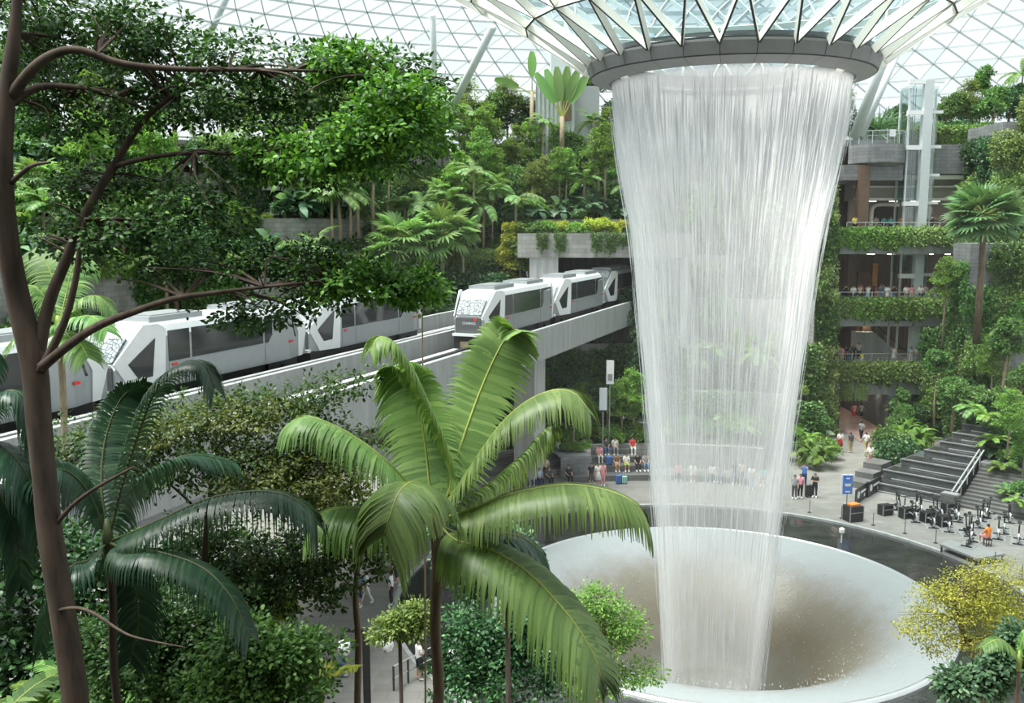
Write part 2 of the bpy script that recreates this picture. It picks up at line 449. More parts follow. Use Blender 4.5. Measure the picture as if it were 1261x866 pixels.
# funnel: big triangular panes, each its own piece
fr = dome_rings([6.46, 9.1, 11.6, 14.2], 28)
mesh_cache = {}
def pane_obj(tri, name='pane'):
    c = (tri[0] + tri[1] + tri[2]) / 3
    n = (tri[1] - tri[0]).cross(tri[2] - tri[0]).normalized()
    if n.z < 0: n = -n
    vs = []
    for q in (0.0, 0.03):
        for p in tri: vs.append(p + (c - p) * 0.03 + n * (0.06 + q))
    mb = MB(); mb.add(vs, [(2, 1, 0), (3, 4, 5), (0, 1, 4, 3), (1, 2, 5, 4), (2, 0, 3, 5)])
    return mb.build(name, M['dome_glass'], ceil)
for t3 in tris(fr): pane_obj(t3)
fin = MB()
for a, b in edges(fr):
    mid = (a + b) / 2; rr = math.hypot(mid.x, mid.y)
    sl = (roof(rr + 0.3) - roof(max(rr - 0.3, 6.46))) / 0.6
    rad = Vector((mid.x / rr, mid.y / rr, 0)); nrm = Vector((-rad.x * sl, -rad.y * sl, 1)).normalized()
    fin.bar(a - nrm * 0.16, b - nrm * 0.16, 0.09, 0.36, 0, nrm, 1)
fin.build('mullion', [M['cream'], M['dark_metal']], ceil)
# outer dome
def outer(rs, N, off, w, h):
    rg = dome_rings(rs, N, off)
    mb = MB()
    for a, b in edges(rg, off): mb.bar(a, b, w, h, 0)
    T = tris(rg, off)
    V = np.array([[tuple(p) for p in t] for t in T]); cen = V.mean(1, keepdims=True)
    V = V + (cen - V) * 0.02; V[:, :, 2] += h / 2 + 0.02
    return mb, V
rs1 = [14.2, 16.1, 18.0, 20.0]
mb1, V1 = outer(rs1, 56, 1, 0.07, 0.25)
rs2 = [20.0]
while rs2[-1] < 78:
    r = rs2[-1]; sl = abs((roof(min(r + .5, 78)) - roof(max(r - .5, 20))) / 1.0)
    rs2.append(r + min(2.3, max(1.0, 2 * math.pi * r / 128 * 0.95)) / math.sqrt(1 + sl * sl))
rs2[-1] = 78
mb2, V2 = outer(rs2, 128, 0, 0.065, 0.16)
m, nt, out = nmat('far_dome_glass')
g = nt.nodes.new('ShaderNodeNewGeometry')
tc = ramp(nt, g.outputs['Random Per Island'], [(0.0, (0.78, 0.85, 0.87)), (0.5, (0.88, 0.93, 0.945)), (1.0, (0.95, 0.98, 0.985))])
tb = nt.nodes.new('ShaderNodeBsdfTransparent'); nt.links.new(tc, tb.inputs[0])
gl = nt.nodes.new('ShaderNodeBsdfGlossy'); gl.inputs['Roughness'].default_value = 0.15
mx = nt.nodes.new('ShaderNodeMixShader'); mx.inputs[0].default_value = 0.06
nt.links.new(tb.outputs[0], mx.inputs[1]); nt.links.new(gl.outputs[0], mx.inputs[2]); nt.links.new(mx.outputs[0], out.inputs[0])
M['far_dome_glass'] = m
mb1.build('grid_bars', M['dome_steel'], ceil); mb2.build('grid_bars', M['dome_steel'], ceil)
# the panes of the far dome that show largest above the trees are pieces of their own
def proj(p):
    x, y, z = p; z -= CAMH
    d = CP * y - SP * z
    return (630.5 + FPX * x / d, 433 - FPX * (SP * y + CP * z) / d, d)
near, rest = [], []
for T in V2:
    c = T.mean(0); q = proj((c[0] + AX, c[1] + AY, c[2]))
    ok = q[2] > 5 and -5 < q[0] < 1266 and -5 < q[1] < 160 and (q[0] < 700 and q[0] > 230 or q[0] > 1060)
    (near if ok else rest).append((q[2], T))
near.sort(key=lambda x: x[0])
for d, T in near[132:]: rest.append((d, T))
for d, T in near[:132]: link('pane', npmesh('pane', T, np.array([[0, 1, 2]]), M['far_dome_glass']), ceil)
Vr = np.array([T for _, T in rest] + list(V1)).reshape(-1, 3)
o = link('far_panes', npmesh('far_panes', Vr, np.arange(len(Vr)).reshape(-1, 3), M['far_dome_glass']), ceil); o['kind'] = 'stuff'

# leaning steel props under the dome
def prop(a, b, r, label):
    o = MB().tube([a, b], [r, r], 14).build('steel_column', M['steel_paint'], None, True); return tag(o, label, 'column')
prop(P(548, 150, 92), P(607, 33, 84), 0.36, 'leaning pale steel roof column above the leafy hillside')
prop(P(536, 180, 98), P(533, 18, 90), 0.30, 'thin upright steel roof column standing behind the tree crown')
prop(P(235, 90, 88), P(282, -12, 84), 0.36, 'pale steel roof column behind the dark branches')
prop(G(1052, 168, 25).lerp(P(1052, 168, 80), 1), P(1092, 62, 76), 0.42, 'thick leaning steel column rising beside the water ring')
prop(P(1060, 168, 81.5), P(1106, 62, 81), 0.30, 'thin leaning steel column behind the thick one beside the ring')

# --- terraced hillside ---------------------------------------------
TI = [(25.0, 1.8), (33.0, 4.5), (36.0, 8.0), (38.5, 11.7), (41.0, 15.4), (44.0, 18.6), (48.0, 22.2), (53.0, 25.2)]
def hit(px, R, z):
    # far crossing of image column px with the circle of radius R round the axis, at height z
    k = (px - 630.5) / FPX
    # X = k*(CP*Y - SP*(z-H)) = k*CP*Y + c0
    c0 = -k * SP * (z - CAMH); kk = k * CP
    A = kk * kk + 1; B = 2 * (kk * (c0 - AX) - AY); Cc = (c0 - AX) ** 2 + AY * AY - R * R
    D = B * B - 4 * A * Cc
    Y = (-B + math.sqrt(max(D, 0))) / (2 * A)
    return Vector((kk * Y + c0, Y, z))
def tier_at(px, i, off):
    R, z = TI[i]; return hit(px, R + off, z)
rad = math.radians
for i, (R, z) in enumerate(TI):
    z0 = 0.0 if i == 0 else TI[i - 1][1]
    R2 = TI[i + 1][0] if i + 1 < len(TI) else 64
    aa = math.degrees(math.acos((0, 12.3, 14.4, 15.6, 15.8, 15.8, 15.8, 15.8)[i] / R)) if i else 70
    spans = [(aa, 190)]
    if i in (3, 4): spans = [(aa, 87.5), (104.5, 190)]
    if i == 0: spans = [(aa, 128)]
    for (a, b2) in spans:
        mb = MB()
        mb.lathe([(R, z0 - 0.3), (R, z), (R + 0.35, z)], 60, (AX, AY), rad(a), rad(b2), 0)
        mb.lathe([(R + 0.35, z), (R + 0.35, z - 0.12), (R2 + 0.4, z - 0.12)], 60, (AX, AY), rad(a), rad(b2), 1)
        if i in (3, 4):
            for an in (a, b2):
                p = [(AX + r * math.cos(rad(an)), AY + r * math.sin(rad(an))) for r in (R, R2 + 0.4)]
                mb.add([(p[0][0], p[0][1], z0 - 0.3), (p[1][0], p[1][1], z0 - 0.3), (p[1][0], p[1][1], z), (p[0][0], p[0][1], z)], [(0, 1, 2, 3)])
        o = mb.build('wall_terrace', [M['wallstone'], M['soil']])
        struct(o, 'grey stone retaining wall of the planted hillside', 'wall')
# back screen behind the last tier: pale glazed building block and tunnel portal
tn = empty('tunnel_portal', (4, 84, 0)); struct(tn, 'concrete tunnel mouth that the train comes out of', 'tunnel')
def rel(mb, root): return mb.xform(Matrix.Translation(-root.location))
xl, xr = GX(652, 80, 15).x, GX(806, 80, 15).x
mb = MB(); mb.box(((xl + xr) / 2 + 1, 79.6, 16.35), (xr - xl + 4, 0.7, 2.0)); rel(mb, tn).build('lintel', M['wallstone'], tn)
mb = MB(); mb.box(((xl + xr) / 2 + 1, 90, 15.6), (xr - xl + 4, 20, 0.5)); rel(mb, tn).build('tunnel_roof', M['concrete'], tn)
mb = MB(); mb.box((xl + 0.3, 89, 11.7), (0.6, 19, 8)); mb.box((xl + 1.2, 80.2, 11.7), (2.4, 1.2, 8)); mb.box((xr + 2.5, 89, 11.7), (0.6, 19, 8)); rel(mb, tn).build('side_wall', M['concrete'], tn)
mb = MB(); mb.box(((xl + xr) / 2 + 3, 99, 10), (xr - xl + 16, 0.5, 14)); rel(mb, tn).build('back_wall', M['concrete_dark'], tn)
# pale glass block on the hilltop
gb = empty('glass_building', P(697, 180, 96)); tag(gb, 'pale blue-grey clad lift block on the hilltop behind the fan-shaped plant', 'building')
x0, x1, x2 = P(660, 180, 95).x, P(707, 180, 95).x, P(738, 180, 95).x
zt, zb, zm = zat(70, 95), zat(185, 95), zat(105, 95)
mb = MB(); mb.box(((x0 + x1) / 2, 97, (zm + zb) / 2 - 1), (x1 - x0, 4, zm - zb + 2)); rel(mb, gb).build('clad_block', M['steel_paint'], gb)
mb = MB(); mb.box((P(692, 100, 96).x, 98, (zt + zb) / 2), (x1 - P(680, 100, 96).x, 3.4, zt - zb + 1)); rel(mb, gb).build('tower', M['steel_paint'], gb)
mb = MB(); mb.box(((x1 + x2) / 2, 97.5, (zm + zb) / 2 - .6), (x2 - x1, 4, zm - zb + 1.2)); rel(mb, gb).build('side_block', M['silver'], gb)
n = 9
for k in range(n + 1):
    mb = MB(); mb.box((x0 + (x1 - x0) * k / n, 94.95, (zm + zb) / 2), (0.07, 0.12, zm - zb)); rel(mb, gb).build('cladding_rib', M['silver'], gb)
mb = MB(); mb.box((P(698, 130, 95).x, 94.9, zat(128, 95)), (0.9, 0.1, 3.2)); rel(mb, gb).build('shutter', M['brown'], gb)

# --- guideway -------------------------------------------------------
U = Vector((0.385, 1.0, 0)).normalized(); NRM = Vector((U.y, -U.x, 0))
RZ = math.atan2(U.y, U.x)
def trackpt(base, s, off, z): return base + U * s + NRM * off + Vector((0, 0, z - base.z))
B1 = Vector((-1.1, 55.0, 10.7)) - NRM * 1.35; B2 = Vector((-7.0, 55.0, 10.7)) - NRM * 1.35
def extrude(mb, base, prof, s0, s1, mi=0, n=1):
    b = len(mb.v)
    for i in range(n + 1):
        s = s0 + (s1 - s0) * i / n
        for off, z in prof: mb.v.append(tuple(trackpt(base, s, off, z)))
    k = len(prof)
    for i in range(n):
        for q in range(k):
            q2 = (q + 1) % k
            mb.f.append((b + i * k + q, b + i * k + q2, b + (i + 1) * k + q2, b + (i + 1) * k + q)); mb.m.append(mi)
    mb.f.append(tuple(b + q for q in reversed(range(k)))); mb.m.append(mi)
    mb.f.append(tuple(b + n * k + q for q in range(k))); mb.m.append(mi)
    return mb
def guideway(base, label, s0=-52, s1=43):
    root = empty('guideway', (base.x, base.y, 0)); tag(root, label, 'bridge')
    def put(mb, name, mat): return rel(mb, root).build(name, mat, root)
    seg = 14.5; s = s0
    while s < s1 - 1:
        e = min(s + seg - 0.04, s1)
        put(extrude(MB(), base, [(2.62, 11.55), (2.32, 11.55), (2.32, 10.55), (2.32, 9.9), (1.9, 9.55), (2.62, 9.55)], s, e), 'parapet', M['concrete_light'])
        put(extrude(MB(), base, [(-2.62, 11.55), (-2.32, 11.55), (-2.32, 10.55), (-2.32, 9.9), (-1.9, 9.55), (-2.62, 9.55)], s, e), 'parapet', M['concrete_light'])
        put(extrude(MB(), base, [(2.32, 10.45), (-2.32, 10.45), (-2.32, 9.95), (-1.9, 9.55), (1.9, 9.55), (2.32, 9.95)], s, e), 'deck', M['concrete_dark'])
        s += seg
    for off in (-0.95, 0.95):
        put(extrude(MB(), base, [(off - 0.3, 10.45), (off - 0.3, 10.72), (off + 0.3, 10.72), (off + 0.3, 10.45)], s0, s1), 'running_plinth', M['concrete'])
    put(extrude(MB(), base, [(-0.12, 10.45), (-0.12, 10.95), (0.12, 10.95), (0.12, 10.45)], s0, s1), 'guide_rail', M['dark_metal'])
    for off in (2.15, 1.75):
        put(extrude(MB(), base, [(off - 0.05, 11.0), (off - 0.05, 11.1), (off + 0.05, 11.1), (off + 0.05, 11.0)], s0, s1), 'power_rail', M['steel'])
    for s in (-40, 10):
        c = trackpt(base, s, 0, 0)
        mb = MB(); mb.box((c.x, c.y, 4.7), (1.5, 2.2, 9.8), RZ - math.pi / 2); put(mb, 'pier', M['concrete'])
    return root
guideway(B1, 'pale concrete train viaduct passing above the seating steps')
guideway(B2, 'pale concrete train viaduct nearest the hillside, beside the other viaduct')

# --- right-hand facade ---------------------------------------------
YF = 82.0
fac = {}
def slab(name, px0, px1, ytop, ybot, label, depth=14, mat='slab', yf=YF):
    a = GX(px0, yf, 0); b = P(px0, ytop, yf); c = P(px1, ybot, yf)
    x0 = P(px0, (ytop + ybot) / 2, yf).x; x1 = P(px1, (ytop + ybot) / 2, yf).x
    mb = MB(); mb.box(((x0 + x1) / 2, yf + depth / 2, (b.z + c.z) / 2), (x1 - x0, depth, b.z - c.z))
    o = mb.build(name, M[mat]); struct(o, label, 'wall'); return o
slab('wall_balcony', 985, 1215, 452, 486, 'concrete balcony edge above the walkway tunnel', 14)
slab('wall_balcony', 1015, 1290, 376, 402, 'concrete balcony edge with a dark vent grille', 14)
slab('wall_balcony', 1035, 1290, 290, 313, 'concrete balcony edge below the shop level', 14)
zb1, zb2, zb3 = P(1100, 452, YF).z, P(1100, 376, YF).z, P(1100, 290, YF).z
def xat(px, z, Y): return (px - 630.5) / FPX * (CP * Y - SP * (z - CAMH))
o = MB().box((48, 94, 12), (50, 0.5, 26)).build('wall_back', M['brown_wall']); struct(o, 'dark brown inner wall behind the balconies', 'wall')
# inner columns of the two dim levels
for px, zz0, zz1, yy in ((1046, zb2, zb3 - 1.5, 86), (1064, zb1, zb2 - 1.5, 87), (1175, zb2, zb3 - 1.5, 85)):
    mb = MB(); mb.box((xat(px, zz0, yy), yy, (zz0 + zz1) / 2), (0.8, 0.8, zz1 - zz0)); o = mb.build('wall_pier', M['brown']); struct(o, 'brown pillar on the balcony', 'pillar')
# tunnel walkway below the lowest balcony
zt = P(1060, 486, YF).z; zt_tun = zt
o = MB().box((xat(1058, 0, 84) + 0.8, 84, 0.01), (6.0, 26, 0.06)).build('floor_walkway', M['redpaving']); struct(o, 'red-brown paved walkway running under the balcony', 'floor')
o = MB().box((xat(1022, 0, 82), 88, zt / 2), (1.2, 13, zt)).box((xat(1098, 0, 82), 88, zt / 2), (1.2, 13, zt)).build('wall_walkway', M['darkstone']); struct(o, 'dark stone side walls of the walkway tunnel', 'wall')
# shop level
zc = zat(247, 90); zd = zat(213, 88)
o = MB().box((xat(1165, zc, 89), 89.5, (zc + zat(222, 88)) / 2), (16.5, 6, zat(222, 88) - zc)).build('ceiling_shop', M['ceiling_beige']); struct(o, 'beige stepped bulkhead above the shop fronts', 'ceiling')
for i, (ya, yb, yy) in enumerate(((216, 221, 85.5), (229, 231, 86.2), (244, 247, 86.2))):
    z0, z1 = zat(yb, yy), zat(ya, yy)
    o = MB().box((xat(1165, z0, yy), yy, (z0 + z1) / 2), (16.5, 0.5, z1 - z0)).build('trim_%d' % (i + 2), M['cream']); struct(o, 'pale horizontal strip on the shop bulkhead', 'trim')
o = MB().box((xat(1160, zb3, 92), 92.5, (zb3 + zc) / 2), (18, 0.4, zc - zb3 + 1)).build('wall_shop', M['ceiling_beige']); struct(o, 'beige shop front wall behind the glass lift', 'wall')
o = slab('wall_slate', 1108, 1300, 178, 214, 'dark slate wall below the roof planters', 3, 'slate', 85)
o = slab('wall_slate', 1040, 1112, 203, 222, 'dark soffit under the round balcony', 9, 'slate', 83.5)
o = slab('wall_roofgarden', 1012, 1330, 172, 180, 'planter edge of the roof garden', 16, 'slate', 86)
mb = MB(); mb.box((xat(1062, zb3, 83), 83.5, (zb3 + zat(203, 83)) / 2), (0.9, 0.9, zat(203, 83) - zb3)); o = mb.build('wall_pier', M['brown']); struct(o, 'brown pillar under the round balcony', 'pillar')
# side piers of green wall
def pier(px0, px1, ytop, Yp, d, label):
    zt = zat(ytop, Yp); x0, x1 = xat(px0, 0, Yp), xat(px1, 0, Yp)
    x0, x1 = xat(px0, zt * .5, Yp), xat(px1, zt * .5, Yp)
    o = MB().box(((x0 + x1) / 2, Yp + d / 2, zt / 2), (x1 - x0, d, zt)).build('wall_green', M['slate']); struct(o, label, 'wall'); return o
pier(994, 1026, 175, 80.5, 5, 'tall slate pier covered with climbing plants beside the waterfall')
pier(1222, 1330, 150, 79, 6, 'tall slate wall grown over with climbing plants behind the fan palm')
pier(1188, 1330, 300, 76, 3, 'slate wall with plants beside the broad stairs')

# unseen slab and wall, added to block light from above and behind
o = MB().box((-8, -17, 23.5), (90, 42, .8)).build('ceiling_shade_slab', M['concrete']); struct(o, 'unseen concrete slab added behind the viewpoint to shade the foreground', 'ceiling')
o = MB().box((-8, -12, 11.7), (90, .6, 23.4)).build('wall_light_block', M['brown_wall']); struct(o, 'unseen brown wall added behind the viewpoint to block light', 'wall')

# gallery opening in the bare terrace wall, a black panel paints its shaded inside
gw = hit(385, TI[6][0] - .06, 0); ga = math.atan2(gw.y - AY, gw.x - AX)
wn = empty('window_1', (gw.x, gw.y, zat(262, gw.y)), ga - math.pi / 2); struct(wn, 'long dark gallery opening with thin posts in the stone wall', 'window')
MB().box((0, .0, .9), (7.6, .16, 1.9)).build('shade_panel', M['black'], wn)
MB().box((0, -.2, 2.0), (8.2, .6, .3)).build('lintel', M['concrete'], wn); MB().box((0, -.15, -.1), (8.2, .5, .25)).build('sill', M['concrete'], wn)
for k in range(7): MB().box((-3.6 + 1.2 * k, -.12, .9), (.12, .12, 1.9)).build('post', M['dark_metal'], wn)
MB().box((-2.4, -.12, .8), (1.3, .1, 1.2)).build('shutter', M['brown'], wn)
# ================================================================== WATER
rng = np.random.default_rng(7)
WZ = [-5.0, -2.6, 4.0, 9.6, 17.1, 20.95, 24.45]
WR = [2.3, 2.45, 2.95, 3.45, 4.2, 4.85, 5.32]
def wrad(z): return np.interp(z, WZ, WR)
def threads(n, zlo, zhi, lmin, lmax, w0, w1, spread, power=1.0):
    z0 = zlo + (zhi - zlo) * rng.random(n) ** power
    ln = lmin + (lmax - lmin) * rng.random(n)
    z1 = np.maximum(z0 - ln, -5.0)
    a = rng.random(n) * 2 * np.pi
    q = 1 + np.clip(rng.normal(0, 1, n), -2, 1.7) * spread
    w = w0 + (w1 - w0) * rng.random(n) ** 2
    V = []
    ts = (0.0, 0.5, 1.0); ws = (0.35, 1.0, 0.25)
    for t, ww in zip(ts, ws):
        z = z0 + (z1 - z0) * t; r = wrad(z) * q
        for k in range(3):
            an = 2 * np.pi * k / 3
            rr = r + np.cos(an) * w * ww; tt = np.sin(an) * w * ww
            V.append(np.stack([rr * np.cos(a) - tt * np.sin(a), rr * np.sin(a) + tt * np.cos(a), z], 1))
    V = np.stack(V, 1)   # n,9,3
    F = []
    for i in range(2):
        for k in range(3):
            F.append([i * 3 + k, i * 3 + (k + 1) % 3, i * 3 + 3 + (k + 1) % 3, i * 3 + 3 + k])
    F = np.array(F)[None] + (np.arange(n) * 9)[:, None, None]
    return V.reshape(-1, 3), F.reshape(-1, 4)
m, nt, out = nmat('falling_water')
d = nt.nodes.new('ShaderNodeBsdfDiffuse'); d.inputs[0].default_value = (0.95, 0.965, 0.97, 1)
t = nt.nodes.new('ShaderNodeBsdfTranslucent'); t.inputs[0].default_value = (0.95, 0.965, 0.97, 1)
m1 = nt.nodes.new('ShaderNodeMixShader'); m1.inputs[0].default_value = 0.5
nt.links.new(d.outputs[0], m1.inputs[1]); nt.links.new(t.outputs[0], m1.inputs[2])
tr = nt.nodes.new('ShaderNodeBsdfTransparent')
m2 = nt.nodes.new('ShaderNodeMixShader'); m2.inputs[0].default_value = 0.7
nt.links.new(tr.outputs[0], m2.inputs[1]); nt.links.new(m1.outputs[0], m2.inputs[2]); nt.links.new(m2.outputs[0], out.inputs[0])
M['falling_water'] = m
def mist_mat(name, base, amp, sc):
    m, nt, out = nmat(name)
    t = coords(nt)
    n = noise(nt, vscale(nt, t, sc), 1.0, 3)
    a = nt.nodes.new('ShaderNodeMapRange'); a.inputs['From Min'].default_value = 0.35; a.inputs['From Max'].default_value = 0.65
    a.inputs['To Min'].default_value = max(base - amp, 0); a.inputs['To Max'].default_value = base + amp
    nt.links.new(n, a.inputs['Value'])
    sp_ = nt.nodes.new('ShaderNodeSeparateXYZ'); nt.links.new(t, sp_.inputs[0])
    zt_ = nt.nodes.new('ShaderNodeMapRange'); zt_.inputs['From Min'].default_value = 20.0; zt_.inputs['From Max'].default_value = 23.6; zt_.inputs['To Min'].default_value = 0.0; zt_.inputs['To Max'].default_value = 0.12
    nt.links.new(sp_.outputs[2], zt_.inputs['Value'])
    sm = nt.nodes.new('ShaderNodeMath'); sm.operation = 'ADD'; nt.links.new(a.outputs[0], sm.inputs[0]); nt.links.new(zt_.outputs[0], sm.inputs[1])
    d = nt.nodes.new('ShaderNodeBsdfDiffuse'); d.inputs[0].default_value = (0.93, 0.95, 0.96, 1)
    tl = nt.nodes.new('ShaderNodeBsdfTranslucent'); tl.inputs[0].default_value = (0.93, 0.95, 0.96, 1)
    m1 = nt.nodes.new('ShaderNodeMixShader'); m1.inputs[0].default_value = 0.5
    nt.links.new(d.outputs[0], m1.inputs[1]); nt.links.new(tl.outputs[0], m1.inputs[2])
    tr = nt.nodes.new('ShaderNodeBsdfTransparent'); m2 = nt.nodes.new('ShaderNodeMixShader')
    nt.links.new(sm.outputs[0], m2.inputs[0]); nt.links.new(tr.outputs[0], m2.inputs[1]); nt.links.new(m1.outputs[0], m2.inputs[2])
    nt.links.new(m2.outputs[0], out.inputs[0]); return m
wf = empty('waterfall', (AX, AY, 0)); tag(wf, 'tall white indoor waterfall of fine threads falling from the ring', 'waterfall')
sets = [threads(1500, 21.0, 24.4, 1.0, 3.0, 0.015, 0.042, 0.010), threads(2300, 6.0, 24.4, 1.2, 4.5, 0.010, 0.026, 0.03, 0.6), threads(700, -4.0, 10.0, 1.0, 4.0, 0.010, 0.022, 0.05)]
Vs, Fs, n0 = [], [], 0
for V, F in sets: Vs.append(V); Fs.append(F + n0); n0 += len(V)
o = link('water_threads', npmesh('water_threads', np.concatenate(Vs), np.concatenate(Fs), M['falling_water']), wf); o['kind'] = 'stuff'
for q, mt in ((1.0, mist_mat('water_sheet', 0.055, 0.06, (2.2, 2.2, 0.12))), (0.955, mist_mat('water_sheet_inner', 0.04, 0.05, (3.0, 3.0, 0.16)))):
    zz = np.linspace(24.4, -5, 24)
    mb = MB().lathe([(float(wrad(z)) * q, float(z)) for z in zz], 96)
    o = mb.build('water_sheet', mt, wf, True); o['kind'] = 'stuff'
# the veil of fine spray that the threads fall in
m, nt, out = nmat('spray_veil')
v = nt.nodes.new('ShaderNodeVolumeScatter'); v.inputs['Color'].default_value = (1, 1, 1, 1); v.inputs['Density'].default_value = 0.34; v.inputs['Anisotropy'].default_value = 0.0
nt.links.new(v.outputs[0], out.inputs['Volume'])
zz = np.linspace(24.3, -4.6, 22)
prof = [(float(wrad(z)) * 1.0, float(z)) for z in zz] + [(float(wrad(z)) * (.80 + .06 * (z / 24.3)), float(z)) for z in zz[::-1]]
o = MB().lathe((prof + [prof[0]])[::-1], 64).build('spray_veil', m, wf, True); o['kind'] = 'stuff'
m2_, nt, out = nmat('spray_crest')
v = nt.nodes.new('ShaderNodeVolumeScatter'); v.inputs['Color'].default_value = (1, 1, 1, 1); v.inputs['Density'].default_value = 1.2; v.inputs['Anisotropy'].default_value = 0.0
nt.links.new(v.outputs[0], out.inputs['Volume'])
zz = np.linspace(24.44, 21.2, 8)
prof = [(float(wrad(z)) * 1.004, float(z)) for z in zz] + [(float(wrad(z)) * (1.0 - .22 * min(1, (z - 21.15) / 2.4)), float(z)) for z in zz[::-1]]
o = MB().lathe((prof + [prof[0]])[::-1], 64).build('spray_crest', m2_, wf, True); o['kind'] = 'stuff'
# splash drops over the bowl
n = 1500
r = 3.0 + 6.5 * rng.random(n) ** 0.7; a = rng.random(n) * 2 * np.pi
zb_ = np.interp(r, [0.05, 3.6, 4.2, 5.2, 6.3, 7.4, 8.4, 9.4, 10.2], [-6.4, -6, -4.4, -3, -1.9, -1.05, -.5, -.16, -.07])
z = zb_ + rng.random(n) * 0.35 + 0.02
s = 0.006 + 0.014 * rng.random(n)
c0 = np.stack([r * np.cos(a), r * np.sin(a), z], 1)
tet = np.array([[1, 1, 2.5], [1, -1, -1.2], [-1, 1, -1.2], [-1, -1, 1.6]], float)
V = (c0[:, None] + tet[None] * s[:, None, None]).reshape(-1, 3)
F = (np.array([[0, 1, 2], [0, 3, 1], [0, 2, 3], [1, 3, 2]])[None] + (np.arange(n) * 4)[:, None, None]).reshape(-1, 3)
o = link('splash_drops', npmesh('splash_drops', V, F, M['falling_water']), wf); o['kind'] = 'stuff'

# ================================================================== FOLIAGE KIT
def unit(v): return v / np.maximum(np.linalg.norm(v, axis=-1, keepdims=True), 1e-9)
def leaves(pos, dirs, nrm, Ls, Ws, hexa=False, fold=0.12, curl=0.15):
    n = len(pos)
    dirs = unit(dirs); sd = unit(np.cross(dirs, nrm)); nn = np.cross(sd, dirs)
    Ls = np.broadcast_to(Ls, (n,))[:, None]; Ws = np.broadcast_to(Ws, (n,))[:, None]
    if not hexa:
        V = np.stack([pos, pos + dirs * Ls * .45 + sd * Ws * .5 + nn * Ws * fold, pos + dirs * Ls - nn * Ls * curl * .5, pos + dirs * Ls * .45 - sd * Ws * .5 + nn * Ws * fold], 1)
        F = np.array([[0, 1, 2], [0, 2, 3]])
        k = 4
    else:
        V = np.stack([pos, pos + dirs * Ls * .32 + sd * Ws * .46 + nn * Ws * fold, pos + dirs * Ls * .70 + sd * Ws * .40 + nn * (Ws * fold - Ls * curl * .3),
                      pos + dirs * Ls - nn * Ls * curl, pos + dirs * Ls * .70 - sd * Ws * .40 + nn * (Ws * fold - Ls * curl * .3), pos + dirs * Ls * .32 - sd * Ws * .46 + nn * Ws * fold], 1)
        F = np.array([[0, 1, 5], [1, 2, 5], [5, 2, 4], [2, 3, 4]])
        k = 6
    F = (F[None] + (np.arange(n) * k)[:, None, None]).reshape(-1, 3)
    return V.reshape(-1, 3), F
def cloud(g, blobs, n, L, W, clump=12, csize=0.18, up=0.5, hexa=False, shell=0.55, zmin=-0.5, curl=0.15):
    # n leaves in little rosettes spread over ellipsoids (cx,cy,cz,rx,ry,rz)
    B = np.array(blobs, float)
    wgt = (B[:, 3] * B[:, 4] * B[:, 5]) ** (2 / 3); wgt /= wgt.sum()
    K = max(1, n // clump)
    bi = g.choice(len(B), K, p=wgt)
    d = unit(g.normal(size=(K, 3))); d[:, 2] = np.where(d[:, 2] < zmin, -d[:, 2], d[:, 2])
    rr = (shell + (1 - shell) * g.random(K)) ** 0.7
    cen = B[bi, :3] + d * B[bi, 3:6] * rr[:, None]
    out = unit(d / B[bi, 3:6])
    ci = np.repeat(np.arange(K), clump)[:n]; m = len(ci)
    ld = unit(g.normal(size=(m, 3)) * [1, 1, .6] + out[ci] * .5)
    pos = cen[ci] + ld * csize * (0.1 + 0.9 * g.random(m))[:, None]
    nr = unit(np.array([0, 0, 1.0]) * up + out[ci] * .5 + g.normal(size=(m, 3)) * .38)
    l = L * (0.7 + 0.6 * g.random(m)); w = W * (0.7 + 0.6 * g.random(m))
    return leaves(pos, ld + np.array([0, 0, -.1]), nr, l, w, hexa, curl=curl)
def merge(parts):
    Vs, Fs, k = [], [], 0
    for V, F in parts: Vs.append(V); Fs.append(F + k); k += len(V)
    return np.concatenate(Vs), np.concatenate(Fs)
def smooth_path(pts, n):
    pts = [Vector(p) for p in pts]; out = []
    m = len(pts) - 1
    for i in range(n + 1):
        u = i / n * m; k = min(int(u), m - 1); t = u - k
        p0 = pts[max(k - 1, 0)]; p1 = pts[k]; p2 = pts[k + 1]; p3 = pts[min(k + 2, m)]
        out.append(0.5 * ((2 * p1) + (p2 - p0) * t + (2 * p0 - 5 * p1 + 4 * p2 - p3) * t * t + (3 * p1 - p0 - 3 * p2 + p3) * t ** 3))
    return out
